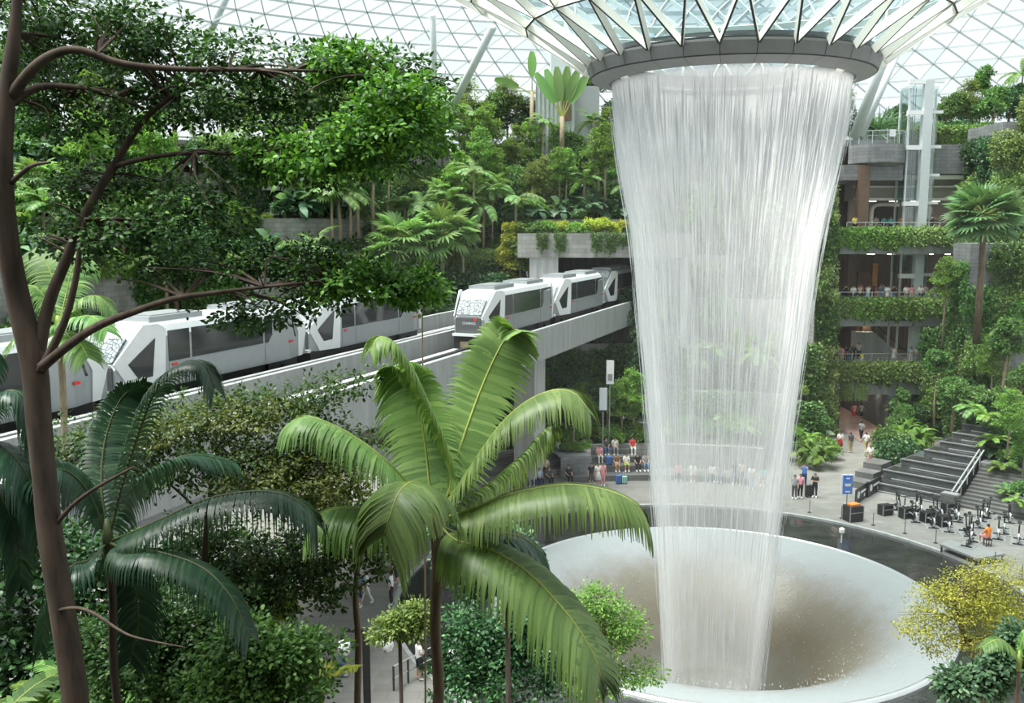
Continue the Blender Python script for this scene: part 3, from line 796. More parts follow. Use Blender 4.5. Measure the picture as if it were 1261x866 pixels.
def frond(g, path, side, ln, pairs, width, droop, fwd=0.5, segs=3, start=0.08, vee=0.15, tipf=0.45, basef=0.5, jit=0.03):
    # pinnate leaf: strips either side of the midrib
    Pn = np.array([tuple(p) for p in path]); N = len(Pn) - 1
    side = np.array(side, float); side /= np.linalg.norm(side)
    Vs, Fs, c = [], [], 0
    T = np.gradient(Pn, axis=0); T = unit(T)
    for j in range(pairs):
        u = start + (1 - start) * (j + .5) / pairs
        x = u * N; k = min(int(x), N - 1); t = x - k
        p = Pn[k] * (1 - t) + Pn[k + 1] * t; tg = unit(T[k] * (1 - t) + T[k + 1] * t)
        shape = np.interp(u, [0, .2, .5, .85, 1.0], [basef, .85, 1.0, .75, tipf])
        for sg in (-1, 1):
            sv = side * sg; sv = unit(sv - tg * np.dot(sv, tg))
            nu = np.cross(tg, sv) * sg; nu = nu if nu[2] > 0 else -nu
            f = fwd * (0.7 + 0.7 * u) + g.normal() * jit
            d0 = unit(sv + tg * f + nu * vee)
            l = ln * shape * (1 + g.normal() * .025)
            dr = droop * (1 + g.normal() * .06)
            wv = unit(tg - d0 * np.dot(tg, d0))
            pts = []
            for q in range(segs + 1):
                s = q / segs
                pts.append(p + d0 * l * s * (1 - .35 * dr * s * s) + np.array([0, 0, -1.0]) * l * dr * s * s * .8)
            ws = [0.55, 1.0, 0.8, 0.35, 0.1] if segs >= 4 else [0.7, 1.0, 0.7, 0.12]
            for q in range(segs + 1):
                w = width * ws[min(q, len(ws) - 1)] * .5
                Vs.append(pts[q] + wv * w); Vs.append(pts[q] - wv * w)
            for q in range(segs):
                a = c + q * 2
                Fs.append((a, a + 1, a + 3)); Fs.append((a, a + 3, a + 2))
            c += (segs + 1) * 2
    return np.array(Vs), np.array(Fs)
def arc_path(L, rise, droop, n=14):
    # a frond midrib leaving the origin towards +x
    pts = []
    for i in range(n + 1):
        t = i / n
        pts.append(Vector((L * (t - .12 * t * t), 0, rise * t - droop * t * t)))
    return pts

PROTO = {}
USED = {}
def proto(key, root, parts): PROTO[key] = (root, parts); USED[key] = 0
def place(key, loc, label, cat, group=None, rz=None, sc=1.0, name=None):
    root, parts = PROTO[key]
    if rz is None: rz = random.uniform(0, 6.28)
    if USED[key] == 0:
        r, ps = root, parts; r.location = loc; r.rotation_euler = (0, 0, rz)
        r.scale = (sc, sc, sc) if not hasattr(sc, '__len__') else sc
    else:
        r, ps = copy_thing(root, parts, loc, rz, sc)
    USED[key] += 1
    for k in ('label', 'category', 'group'):
        if k in r: del r[k]
    tag(r, label, cat, group)
    return r
random.seed(5)
gp = np.random.default_rng(21)
def tree_proto(key, name, trunk, blobs, n, L, W, leaf, bark, clump=12, csize=.2, hexa=False, up=.5, branches=(), shell=.55, zmin=-.5):
    r = empty(name)
    mb = MB(); mb.tube(*trunk, 7)
    for b, rr in branches: mb.tube(b, rr, 5)
    t = mb.build('trunk', M[bark], r, True)
    V, F = cloud(gp, blobs, n, L, W, clump, csize, up, hexa, shell, zmin)
    f = link('foliage', npmesh('foliage', V, F, M[leaf]), r)
    proto(key, r, [t, f])
def bush_proto(key, name, blobs, n, L, W, leaf, clump=10, csize=.2, hexa=True, up=.5, shell=.5, zmin=-.2, curl=.2):
    r = empty(name)
    mb = MB()
    for k in range(5):
        a = k * 1.257; mb.tube([(0, 0, -.15), (.12 * math.cos(a), .12 * math.sin(a), .25), (.35 * math.cos(a), .35 * math.sin(a), .55)], [.03, .025, .01], 5)
    t = mb.build('stem', M['bark'], r)
    V, F = cloud(gp, blobs, n, L, W, clump, csize, up, hexa, shell, zmin, curl)
    f = link('foliage', npmesh('foliage', V, F, M[leaf]), r)
    proto(key, r, [t, f])
def rb(k, R, h0, h1, s0, s1):
    out = []
    for i in range(k):
        a = gp.random() * 6.28; q = R * math.sqrt(gp.random()); s = s0 + (s1 - s0) * gp.random()
        out.append((q * math.cos(a), q * math.sin(a), h0 + (h1 - h0) * gp.random(), s, s, s * .75))
    return out
# layered tree: flat tiers of small leaves
lay = []
for h, R in ((3.0, 1.9), (3.8, 2.1), (4.6, 1.7), (5.3, 1.3), (5.9, .8)):
    for k in range(4):
        a = gp.random() * 6.28; q = R * .5 * (.6 + .5 * gp.random())
        lay.append((q * math.cos(a), q * math.sin(a), h + gp.normal() * .12, R * .55, R * .55, .22))
brs = [([(0, 0, h), (b[0] * .6, b[1] * .6, b[2] - .05), (b[0] * 1.3, b[1] * 1.3, b[2])], [.04, .025, .01]) for b in lay for h in (b[2] - .3,)]
tree_proto('layered', 'layered_tree', ([(0, 0, -.3), (.05, 0, 2), (0, .05, 4), (0, 0, 6)], [.11, .09, .07, .03]), lay, 5200, .17, .08, 'lf_olive', 'bark_pale', 14, .22, False, .9, brs, .3, -1)
tree_proto('layered_green', 'layered_tree', ([(0, 0, -.3), (-.05, 0, 2), (.05, .05, 4), (0, 0, 6)], [.10, .08, .06, .03]), [(b[1], -b[0], b[2], b[3], b[4], b[5]) for b in lay], 5200, .19, .09, 'lf_fresh', 'bark_pale', 14, .22, False, .9, brs[:6], .3, -1)
tree_proto('round', 'broadleaf_tree', ([(0, 0, -.3), (.1, 0, 1.5), (0, .1, 3)], [.16, .13, .08]), rb(9, 1.4, 2.6, 4.8, .7, 1.15), 6500, .22, .11, 'lf_mid', 'bark_pale', 12, .26, True, .5,
           [([(0, 0, 2), (math.cos(a) * .8, math.sin(a) * .8, 3.4)], [.07, .03]) for a in (0, 1.6, 3.1, 4.7)])
tree_proto('round_dark', 'broadleaf_tree', ([(0, 0, -.3), (-.1, 0, 1.5), (0, -.1, 3)], [.16, .13, .08]), rb(10, 1.5, 2.2, 4.6, .7, 1.2), 6500, .2, .1, 'lf_deep', 'bark', 12, .26, True, .5)
tree_proto('slender', 'slender_tree', ([(0, 0, -.3), (.1, 0, 3), (0, .1, 6), (.05, 0, 7.4)], [.13, .11, .09, .05]), rb(8, 1.0, 6.2, 8.2, .55, .95), 4200, .26, .13, 'lf_mid', 'bark_pale', 11, .3, True, .6,
           [([(0, 0, 6), (math.cos(a) * .8, math.sin(a) * .8, 7.2)], [.05, .02]) for a in (0, 1.6, 3.1, 4.7)])
tree_proto('slender_layer', 'slender_tree', ([(0, 0, -.3), (-.1, 0, 3), (0, .1, 6), (.05, 0, 7.4)], [.11, .09, .07, .04]), [(b[0] * .8, b[1] * .8, b[2] + 1.8, b[3] * .8, b[4] * .8, .2) for b in lay], 4200, .2, .09, 'lf_fresh', 'bark_pale', 14, .22, False, .9, (), .3, -1)
# shrubs
bush_proto('shrub', 'leafy_shrub', rb(7, .7, .3, .9, .4, .65), 2600, .17, .085, 'lf_mid')
bush_proto('shrub_fresh', 'leafy_shrub', rb(7, .7, .3, .9, .4, .65), 2600, .15, .075, 'lf_fresh')
bush_proto('shrub_dark', 'leafy_shrub', rb(8, .8, .3, 1.0, .4, .7), 2600, .18, .09, 'lf_deep')
bush_proto('shrub_blue', 'leafy_shrub', rb(7, .7, .3, .9, .4, .65), 1500, .26, .14, 'lf_blue')
bush_proto('shrub_yellow', 'yellow_shrub', rb(7, .6, .3, 1.1, .35, .6), 2400, .14, .08, 'lf_yellow')
bush_proto('bigleaf', 'large_leaved_plant', [(0, 0, .7, .9, .9, .6)], 70, .75, .5, 'lf_blue', 1, .3, True, .7, .4, 0, .3)
bush_proto('bigleaf_fresh', 'large_leaved_plant', [(0, 0, .7, .9, .9, .6)], 80, .7, .42, 'lf_fresh', 1, .3, True, .7, .4, 0, .3)
bush_proto('spiky', 'spiky_plant', [(0, 0, .35, .35, .35, .35)], 220, 1.3, .07, 'lf_fan', 1, .2, True, .2, .2, 0, .25)
# fern / cycad of arching leaves
def rosette(key, name, nf, L, rise, droop, ln, pairs, w, ldroop, leaf, trunk=None, bark='bark_pale', segs=3, tilt=(0.0, 0.5), fwd=.5, midrib='midrib', h=0.0):
    r = empty(name); parts = []
    if trunk:
        parts.append(MB().tube(trunk[0], trunk[1], 8).build('trunk', M[bark], r, True))
    meshes = []
    for v in range(2):
        pth = arc_path(L * (1 - .12 * v), rise * (1 - .5 * v), droop * (1 - .1 * v))
        V, F = frond(gp, pth, (0, 1, 0), ln, pairs, w, ldroop, fwd, segs)
        k = MB().tube([pth[i] for i in range(0, 15, 2)], [.022 * L / 2.4 * (1 - .1 * i) for i in range(8)], 4)
        n0 = len(V)
        kv = np.array(k.v); kf = []
        for f in k.f:
            for i in range(1, len(f) - 1): kf.append((f[0] + n0, f[i] + n0, f[i + 1] + n0))
        me = npmesh('frond', np.concatenate([V, kv]), np.concatenate([F, np.array(kf)]), [M[leaf], M[midrib]], [0] * len(F) + [1] * len(kf))
        meshes.append(me)
    for i in range(nf):
        o = link('frond', meshes[i % 2], r)
        o.location = (0, 0, h)
        el = tilt[0] + (tilt[1] - tilt[0]) * ((i * 0.618) % 1)
        o.rotation_euler = (gp.normal() * .1, -el, i * 2.39996 + gp.normal() * .1)
        parts.append(o)
    proto(key, r, parts)
rosette('palm', 'feather_palm', 13, 2.5, 1.2, 1.5, .55, 26, .075, .55, 'lf_palm_far', ([(0, 0, -.3), (.08, 0, 1.6), (0, .05, 3.4)], [.12, .10, .08]), 'bark_pale', 3, (-.35, .8), h=3.35)
rosette('palm_tall', 'feather_palm', 12, 2.3, 1.2, 1.5, .5, 24, .075, .55, 'lf_palm_far', ([(0, 0, -.3), (.1, 0, 3), (0, .08, 6.2)], [.10, .08, .07]), 'bark_pale', 3, (-.35, .8), h=6.15)
rosette('fern', 'arching_fern', 11, 1.3, .8, .9, .3, 18, .07, .3, 'lf_fresh', None, tilt=(-.1, .6), h=.1)
rosette('fern_dark', 'arching_fern', 11, 1.4, .8, .9, .32, 18, .07, .3, 'lf_mid', None, tilt=(-.1, .6), h=.1)
# fan palms
def fan_mesh(leaf, R=.8, seg=16, stalk=.7):
    V, F, mi = [], [], []
    def tri(a, b, c_, m_=0):
        n0 = len(V); V.extend([a, b, c_]); F.append((n0, n0 + 1, n0 + 2)); mi.append(m_)
    for k in range(seg):
        a = math.radians(-135 + 270 * (k + .5) / seg); da = math.radians(270 / seg) * .5
        c0 = np.array([stalk, 0, 0.0])
        def pt(ang, r, z): return c0 + np.array([r * math.cos(ang), r * math.sin(ang), z])
        rr = R * (1 - .1 * abs(a) / 2.3)
        p1, p2 = pt(a - da, rr * .55, -.02), pt(a + da, rr * .55, -.02)
        mid = pt(a, rr * .58, .05); tip = pt(a, rr, -.10 - .12 * gp.random())
        n0 = len(V); V.extend([c0, p1, mid, p2, tip])
        for f in ((0, 1, 2), (0, 2, 3), (1, 4, 2), (2, 4, 3)): F.append(tuple(n0 + i for i in f)); mi.append(0)
    mb = MB().tube([(0, 0, 0), (stalk * .5, 0, .05), (stalk, 0, 0)], [.02, .016, .012], 4)
    n0 = len(V)
    V = np.array(V); kf = []
    for f in mb.f:
        for i in range(1, len(f) - 1): kf.append((f[0] + n0, f[i] + n0, f[i + 1] + n0)); mi.append(1)
    return npmesh('fan_leaf', np.concatenate([V, np.array(mb.v)]), np.array(F + kf), [M[leaf], M['midrib']], mi)
def fan_proto(key, leaf, nf, h, tr, R=.8, stalk=.7, bark='bark_pale', tilt=(-.8, 1.0)):
    r = empty('fan_palm'); parts = [MB().tube([(0, 0, -.3), (.06, 0, h * .5), (0, 0, h)], [tr * 1.2, tr, tr * .9], 8).build('trunk', M[bark], r, True)]
    me = fan_mesh(leaf, R, 16, stalk)
    for i in range(nf):
        o = link('fan_leaf', me, r); o.location = (0, 0, h)
        el = tilt[0] + (tilt[1] - tilt[0]) * (i + .5) / nf
        o.rotation_euler = (gp.normal() * .25, -el, i * 2.39996); parts.append(o)
    proto(key, r, parts)
fan_proto('fan', 'lf_palm_far', 22, 2.6, .10)
fan_proto('fan_tall', 'lf_palm_far', 18, 4.6, .09)
fan_proto('fan_big', 'lf_fan', 44, 8.2, .2, 1.35, 1.5, 'bark')
# vines hanging over an edge; hedge strip along an edge
def strip_proto(key, name, Lx, n, L, W, leaf, hang, top=.35, dep=.5):
    r = empty(name)
    K = n // 8
    x = (gp.random(K) - .5) * Lx
    u = gp.random(K)
    isdn = u < hang[1]
    lim = np.array([hang[0] * (.35 + .65 * (0.5 + .5 * math.sin(3.1 * xx + 1.7) * math.cos(5.3 * xx))) for xx in x])
    z = np.where(isdn, -gp.random(K) * lim, gp.random(K) * top)
    y = np.where(isdn, -.08 - .12 * gp.random(K), (gp.random(K) - .25) * dep)
    cen = np.stack([x, y, z], 1)
    ci = np.repeat(np.arange(K), 8)
    m_ = len(ci)
    ld = unit(gp.normal(size=(m_, 3)))
    pos = cen[ci] + ld * .13 * gp.random(m_)[:, None]
    nr = unit(np.array([0, -.75, .6]) + gp.normal(size=(m_, 3)) * .4)
    V, F = leaves(pos, ld + np.array([0, -.2, -.35]), nr, L * (.7 + .6 * gp.random(m_)), W * (.7 + .6 * gp.random(m_)), True)
    f = link('foliage', npmesh('foliage', V, F, M[leaf]), r)
    mb = MB()
    for k in range(10):
        xx = -Lx / 2 + Lx * (k + .5) / 10
        mb.tube([(xx, .1, 0), (xx + .05, -.1, .1), (xx + .1, -.14, -hang[0] * .5)], [.015, .012, .006], 4)
    t = mb.build('stem', M['bark'], r)
    proto(key, r, [f, t])
strip_proto('hedge', 'trailing_hedge', 4.0, 3600, .22, .13, 'lf_hedge', (.9, .4), .55, .8)
strip_proto('hedge_dark', 'trailing_hedge', 4.0, 3600, .22, .13, 'lf_fresh', (1.2, .5), .5, .8)
strip_proto('vine', 'hanging_vine', 1.6, 1300, .16, .1, 'lf_mid', (2.2, .8), .3, .4)
strip_proto('vine_fresh', 'hanging_vine', 1.6, 1300, .16, .1, 'lf_hedge', (2.2, .8), .3, .4)
# green wall panel: leaves over a 3 x 3 m vertical face
def wall_proto(key, leaf, n, L, W, bumps=8):
    r = empty('climbing_plant')
    bl = [((gp.random() - .5) * 2.6, -.1 - .35 * gp.random(), .3 + 2.6 * gp.random(), .55, .35, .5) for _ in range(bumps)]
    V1, F1 = cloud(gp, bl, int(n * .6), L, W, 9, .25, .35, True, .5, -1)
    K = int(n * .4)
    pos = np.stack([(gp.random(K) - .5) * 3.3, -.12 - .1 * gp.random(K), gp.random(K) * 3.2], 1)
    V2, F2 = leaves(pos, gp.normal(size=(K, 3)) + [0, -.2, -.6], unit(np.array([0, -1, .5]) + gp.normal(size=(K, 3)) * .35), L * (.7 + .6 * gp.random(K)), W * (.7 + .6 * gp.random(K)), True)
    V, F = merge([(V1, F1), (V2, F2)])
    f = link('foliage', npmesh('foliage', V, F, M[leaf]), r)
    mb = MB()
    for k in range(5): mb.tube([(-1.2 + .6 * k, -.03, -.1), (-1.1 + .55 * k, -.06, 1.5), (-1.2 + .6 * k, -.05, 3)], [.03, .025, .01], 4)
    t = mb.build('stem', M['bark'], r)
    proto(key, r, [f, t])
wall_proto('climber', 'lf_mid', 2600, .22, .13)
wall_proto('climber_fresh', 'lf_hedge', 2600, .22, .13)
wall_proto('climber_dark', 'lf_deep', 2400, .22, .13)
# ================================================================== PLANTING
KIND = {
 'layered': ('tree', 'olive layered tree with flat leaf tiers'),
 'layered_green': ('tree', 'fresh green tree with flat leaf tiers'),
 'round': ('tree', 'round mid-green broadleaf tree'),
 'round_dark': ('tree', 'dark green bushy broadleaf tree'),
 'slender': ('tree', 'slender tree with bare pale trunk'),
 'slender_layer': ('tree', 'slender tree with thin flat leaf layers'),
 'shrub': ('shrub', 'mid-green leafy shrub'), 'shrub_fresh': ('shrub', 'fresh green leafy shrub'),
 'shrub_dark': ('shrub', 'dark green leafy shrub'), 'shrub_blue': ('shrub', 'bluish green shrub with broad leaves'),
 'shrub_yellow': ('shrub', 'bright yellow-green shrub'),
 'bigleaf': ('plant', 'plant with very large blue-green leaves'), 'bigleaf_fresh': ('plant', 'plant with very large fresh green leaves'),
 'spiky': ('plant', 'spiky plant with long narrow leaves'),
 'palm': ('palm', 'short feather palm with arching fronds'), 'palm_tall': ('palm', 'tall thin-trunked feather palm'),
 'fan': ('palm', 'fan palm with round leaf head'), 'fan_tall': ('palm', 'tall fan palm on bare trunk'),
 'fern': ('fern', 'fresh green fern with arching leaves'), 'fern_dark': ('fern', 'darker green fern with arching leaves'),
 'climber': ('climber', 'mid-green climbing plant on the wall'), 'climber_fresh': ('climber', 'fresh green climbing plant on the wall'),
 'climber_dark': ('climber', 'dark green climbing plant on the wall'),
 'hedge': ('hedge', 'fresh green trailing hedge'), 'hedge_dark': ('hedge', 'dark green trailing hedge'),
 'vine': ('vine', 'hanging green vine'), 'vine_fresh': ('vine', 'hanging fresh green vine'),
}
def put(key, loc, where, sc=1.0, rz=None):
    cat, lab = KIND[key]
    m_ = max(sc) if hasattr(sc, '__len__') else sc
    ad = 'small ' if m_ < .8 else 'large ' if m_ > 1.3 else ''
    full = ad + lab + ' ' + where
    if len(full.split()) > 16: full = lab + ' ' + where
    return place(key, loc, full, cat, cat + 's ' + where, rz, sc)
RR = random.Random(11)
TN = {0: 'in the ground-level bed', 1: 'on the first ledge', 2: 'on the second ledge', 3: 'on the viaduct-level terrace', 4: 'on the tunnel-level terrace', 5: 'on the middle terrace', 6: 'on the upper terrace', 7: 'on the hilltop'}
def zone(tier, px):
    z = 'behind the dark trunk' if px < 210 else 'by the bare stone walls' if px < 445 else 'among the fan palms' if px < 585 else 'near the tunnel mouth' if px < 800 else 'behind the waterfall'
    return TN[tier] + ' ' + z
def fill(tier, px0, px1, n, keys, off, sc, where, jitter=1.0):
    for i in range(n):
        px = px0 + (px1 - px0) * (i + 0.5 + (RR.random() - .5) * jitter) / n
        k = RR.choice(keys)
        p = tier_at(px, tier, off[0] + (off[1] - off[0]) * RR.random()); p.z -= 0.12
        put(k, p, zone(tier, px), sc[0] + (sc[1] - sc[0]) * RR.random())
def walls(tier, px0, px1, n, keys, where, prob=1.0, sc=1.0):
    R, z = TI[tier]; z0 = TI[tier - 1][1] if tier else 0.0
    for i in range(n):
        if RR.random() > prob: continue
        px = px0 + (px1 - px0) * (i + .5) / n
        p = hit(px, R - 0.05, z0 - .1)
        a = math.atan2(p.y - AY, p.x - AX)
        h = (z - z0) / 3.1
        put(RR.choice(keys), p, 'below it ' + zone(tier, px) if False else zone(tier, px), (1.25 * sc, 1.0, h * (0.85 + .3 * RR.random())), a - math.pi / 2)
def edge(tier, px0, px1, n, keys, where, prob=1.0):
    R, z = TI[tier]
    for i in range(n):
        if RR.random() > prob: continue
        px = px0 + (px1 - px0) * (i + .5) / n
        p = hit(px, R - 0.02, z); a = math.atan2(p.y - AY, p.x - AX)
        put(RR.choice(keys), p, zone(tier, px), 1.0, a - math.pi / 2)
HS = 'on the terraced hillside'
LOWT = 'in the beds under the train viaduct'
TOP = 'on the hilltop under the dome'
BEHIND = 'on the slope behind the waterfall'
# climbing plants on the terrace walls (bare stone left where the photograph shows it)
for t, spans in {7: [(0, 330), (560, 790)], 6: [(0, 90), (170, 330), (450, 790)], 5: [(0, 100), (170, 320), (450, 660)], 4: [(0, 90), (170, 300), (450, 650)], 3: [(0, 640)], 2: [(560, 800)], 1: [(600, 800)]}.items():
    for a, b2 in spans: walls(t, a, b2, max(2, int((b2 - a) / 44)), ['climber', 'climber_dark', 'climber'], 'of the hillside terraces', .8)
for t in (7, 6, 5, 4, 2, 1): walls(t, 800, 1000, 5, ['climber', 'climber_fresh', 'climber_dark'], 'behind the waterfall', .9)
for t in (7, 6, 5): edge(t, 250, 700, 9, ['hedge', 'hedge_dark'], 'spilling over the hillside terrace edge', .6)
edge(4, 100, 620, 10, ['hedge', 'hedge_dark'], 'spilling over the hillside terrace edge', .7)
# hilltop trees
fill(7, 0, 330, 7, ['round', 'round_dark', 'layered_green'], (2, 6), (1.0, 1.5), TOP)
fill(7, 330, 560, 9, ['round', 'layered', 'layered_green'], (2, 6), (1.0, 1.4), TOP)
for px, k, s in ((575, 'layered', 1.25), (600, 'round', 1.2), (625, 'layered', 1.3), (645, 'round_dark', 1.15), (735, 'slender', 1.1), (760, 'round_dark', 1.2), (590, 'round_dark', 1.0), (715, 'round', .8)):
    put(k, tier_at(px, 7, 2.5) - Vector((0, 0, .12)), zone(7, px), s)
fill(7, 560, 780, 10, ['shrub', 'shrub_dark', 'shrub_fresh', 'spiky'], (.6, 1.5), (.9, 1.4), TOP)
fill(7, 800, 1000, 6, ['round', 'layered', 'slender', 'round_dark'], (1.5, 5), (.9, 1.3), BEHIND)
# upper terraces
fill(6, 440, 790, 16, ['layered_green', 'palm', 'round', 'slender_layer', 'palm_tall'], (.8, 2.5), (.85, 1.25), HS)
fill(6, 0, 440, 7, ['palm', 'round', 'layered_green', 'shrub_yellow'], (.8, 2.5), (.9, 1.3), HS)
fill(6, 0, 790, 34, ['shrub', 'shrub_fresh', 'fern', 'shrub_dark', 'bigleaf'], (.5, 1.2), (1.0, 1.6), HS)
fill(5, 560, 790, 14, ['layered', 'layered_green', 'slender_layer', 'round', 'palm'], (.8, 2.2), (.8, 1.15), HS)
fill(5, 0, 560, 9, ['palm', 'layered_green', 'fan', 'round'], (.8, 2.2), (.9, 1.3), HS)
fill(5, 0, 790, 36, ['shrub', 'shrub_fresh', 'fern', 'bigleaf', 'shrub_blue'], (.5, 1.2), (1.0, 1.6), HS)
for px, k, s in ((410, 'fan_tall', 1.0), (432, 'fan_tall', 1.1), (443, 'slender', 1.15), (462, 'slender', 1.2), (520, 'palm', 1.1), (548, 'palm', 1.15), (585, 'palm_tall', .95), (562, 'palm', 1.0), (500, 'palm', 1.0), (606, 'palm_tall', .8), (480, 'palm_tall', 1.0), (595, 'palm', 1.1)):
    put(k, tier_at(px, 4, 1.2) - Vector((0, 0, .12)), zone(4, px), s * 1.25)
for px, k, s in ((497, 'fan', 1.45), (478, 'fan', 1.1), (545, 'fan', 1.55), (522, 'fan', 1.2), (640, 'layered_green', .9), (570, 'fan_tall', .9), (455, 'palm', .9), (560, 'shrub_dark', 1.6), (600, 'shrub_dark', 1.5)):
    put(k, tier_at(px, 3, 1.0) - Vector((0, 0, .12)), zone(3, px), s * (1.45 if 'fan' in k else 1.2))
fill(4, 0, 640, 32, ['shrub', 'shrub_dark', 'fern', 'shrub_fresh', 'bigleaf', 'palm'], (.6, 2.0), (1.0, 1.6), HS)
fill(3, 0, 640, 28, ['shrub', 'shrub_dark', 'fern', 'fern_dark', 'round_dark', 'palm'], (.5, 1.8), (1.0, 1.6), HS)
# yellow-green tree above the tunnel corner
for i, (px, py, s) in enumerate(((628, 300, 1.15), (622, 272, 1.05), (634, 330, 1.0), (630, 255, .8))):
    p = P(px, py, 77.5)
    b0 = tier_at(px, 3, .3)
    b0.y = 77.5 if b0.y > 70 else b0.y
yt = empty('yellow_tree', tier_at(627, 3, .8) - Vector((0, 0, .1))); tag(yt, 'bright yellow-green bushy tree beside the tunnel mouth', 'tree')
MB().tube([(0, 0, -.2), (.1, 0, 2.5), (0, 0, 5.5)], [.12, .1, .05], 7).build('trunk', M['bark'], yt, True)
V, F = cloud(gp, [(0, 0, 1.8, .8, .8, .6), (.3, 0, 3.0, .9, .9, .6), (-.3, 0, 4.1, .8, .8, .6), (.1, 0, 5.2, .75, .75, .6), (0, 0, 6.2, .5, .5, .45), (-.5, 0, 3.4, .6, .6, .5)], 5200, .16, .09, 12, .2, .6, True)
link('foliage', npmesh('foliage', V, F, M['lf_yellow']), yt)
# planter over the tunnel
zl = 17.2
for px in range(660, 810, 15):
    put(RR.choice(['shrub_fresh', 'shrub', 'shrub_yellow', 'shrub_fresh']), GX(px, 81.2 + RR.random() * 2, zl - .1), 'in the bed over the tunnel', .9 + .5 * RR.random())
for px in (668, 690, 735, 752, 768, 790):
    put(RR.choice(['vine', 'vine_fresh']), GX(px, 79.2, zl), 'over the tunnel mouth', (.6, .8, .5 + .6 * RR.random()), 0)
o = MB().box((GX(730, 82, zl).x + 1, 83.5, 16.9), (14, 7.4, .5)).build('floor_planter', M['soil']); struct(o, 'planting bed over the tunnel mouth', 'bed')
# beds at ground level behind the seats, below the viaduct
fill(0, 640, 800, 12, ['shrub', 'shrub_fresh', 'fern', 'bigleaf_fresh', 'shrub_fresh', 'fern_dark'], (.4, 2.5), (.9, 1.4), LOWT)
fill(0, 640, 800, 8, ['layered_green', 'slender_layer', 'round', 'palm'], (1.5, 6), (.55, .8), LOWT)
fill(0, 440, 800, 14, ['round_dark', 'shrub_dark', 'fern_dark', 'shrub_dark', 'palm'], (3.5, 7), (.7, 1.1), LOWT)
fill(1, 440, 820, 12, ['shrub_dark', 'round_dark', 'shrub', 'fern_dark'], (.6, 2), (.8, 1.2), LOWT)
fill(2, 560, 820, 8, ['shrub_dark', 'round_dark', 'shrub'], (.6, 1.8), (.7, 1.0), LOWT)
for px, s in ((712, .75), (780, .9), (700, .6), (765, .8)):
    put('shrub_yellow' if px in (700,) else 'layered_green', tier_at(px, 0, .8), LOWT, s)
# slope behind the falling water
fill(0, 800, 1000, 8, ['shrub', 'shrub_fresh', 'fern', 'bigleaf_fresh'], (2.0, 6.5), (.9, 1.4), BEHIND)
fill(1, 800, 1000, 8, ['shrub', 'layered_green', 'palm', 'shrub_fresh'], (.5, 2.2), (.7, 1.1), BEHIND)
fill(2, 800, 1000, 7, ['shrub', 'round', 'fern', 'palm', 'shrub_fresh'], (.5, 2.0), (.7, 1.1), BEHIND)
fill(4, 800, 1000, 7, ['palm', 'round', 'layered_green', 'shrub'], (.5, 2.2), (.7, 1.1), BEHIND)
fill(5, 800, 1000, 7, ['palm', 'layered', 'shrub', 'round'], (.5, 2.5), (.7, 1.0), BEHIND)
fill(6, 800, 1000, 7, ['palm', 'layered', 'shrub', 'slender', 'round'], (.5, 3.0), (.7, 1.0), BEHIND)
# traveller-style fan of paddle leaves on the hilltop
def paddle(L, W):
    V, F = [], []
    n = 8
    for i in range(n + 1):
        t = i / n; w = W * .5 * math.sin(math.pi * (.06 + .88 * t)) ** .6
        z = L * t; y = .12 * L * t * t
        V += [(-w, y - .06 * W, z), (0, y + .04 * W, z), (w, y - .06 * W, z)]
    for i in range(n):
        a = i * 3
        F += [(a, a + 1, a + 4), (a, a + 4, a + 3), (a + 1, a + 2, a + 5), (a + 1, a + 5, a + 4)]
    return np.array(V), np.array(F)
def traveller(loc, label, h, nl, L, W, spread, sc=1.0, rz=0.0):
    r = empty('traveller_palm', loc, rz, sc); tag(r, label, 'palm')
    MB().tube([(0, 0, -.3), (0, 0, h)], [.28, .2], 10).build('trunk', M['bark_pale'], r, True)
    me = npmesh('paddle_leaf', *paddle(L, W), M['lf_palm_far'])
    for i in range(nl):
        a = (i - (nl - 1) / 2) / max(nl - 1, 1) * 2 * spread
        q = MB().tube([(0, 0, h - .3), (math.sin(a) * 1.5, 0, h + math.cos(a) * 1.5)], [.09, .05], 6).build('stalk', M['midrib'], r)
        o = link('paddle_leaf', me, r); o.location = (math.sin(a) * 1.4, RR.uniform(-.1, .1), h + math.cos(a) * 1.4); o.rotation_euler = (RR.uniform(-.15, .1), a, 0)
    return r
traveller(GX(692, 92, 25.1), 'upright paddle-leaved palm spread like a fan before the pale lift block', 3.2, 6, 3.4, .95, .55)
traveller(GX(655, 97, 25.1), 'paddle-leaved palm with drooping leaves high under the dome edge', 6.2, 3, 2.6, .9, 1.25)
# ---------------------------------------------------------------- right-hand side
R1 = 'along the balcony edge'
def hedge_row(px0, px1, ytop, n, keys, where, yf=YF):
    for i in range(n):
        px = px0 + (px1 - px0) * (i + .5) / n
        p = P(px, ytop, yf); p.y -= .02
        put(RR.choice(keys), p, where, (1, 1.2, 1.15), RR.uniform(-.05, .05))
hedge_row(992, 1150, 456, 6, ['hedge', 'hedge_dark', 'hedge'], 'along the lowest balcony edge')
hedge_row(1020, 1200, 377, 6, ['hedge', 'hedge_dark'], 'along the middle balcony edge')
hedge_row(1040, 1250, 290, 6, ['hedge', 'hedge_dark', 'hedge'], 'along the shop-level balcony edge')
for px in (1045, 1058, 1063, 1040): put('vine_fresh', P(px, 474, YF - .25), 'from the lowest balcony', (.45, .8, .8), 0)
hedge_row(1125, 1245, 164, 4, ['vine', 'hedge_dark', 'hedge'], 'along the roof garden edge', 85.6)
for px in range(1120, 1240, 12): put(RR.choice(['vine', 'vine_fresh']), P(px, 160, 85.5), 'over the roof garden edge', (1.2, 1, .75 + .3 * RR.random()), 0)
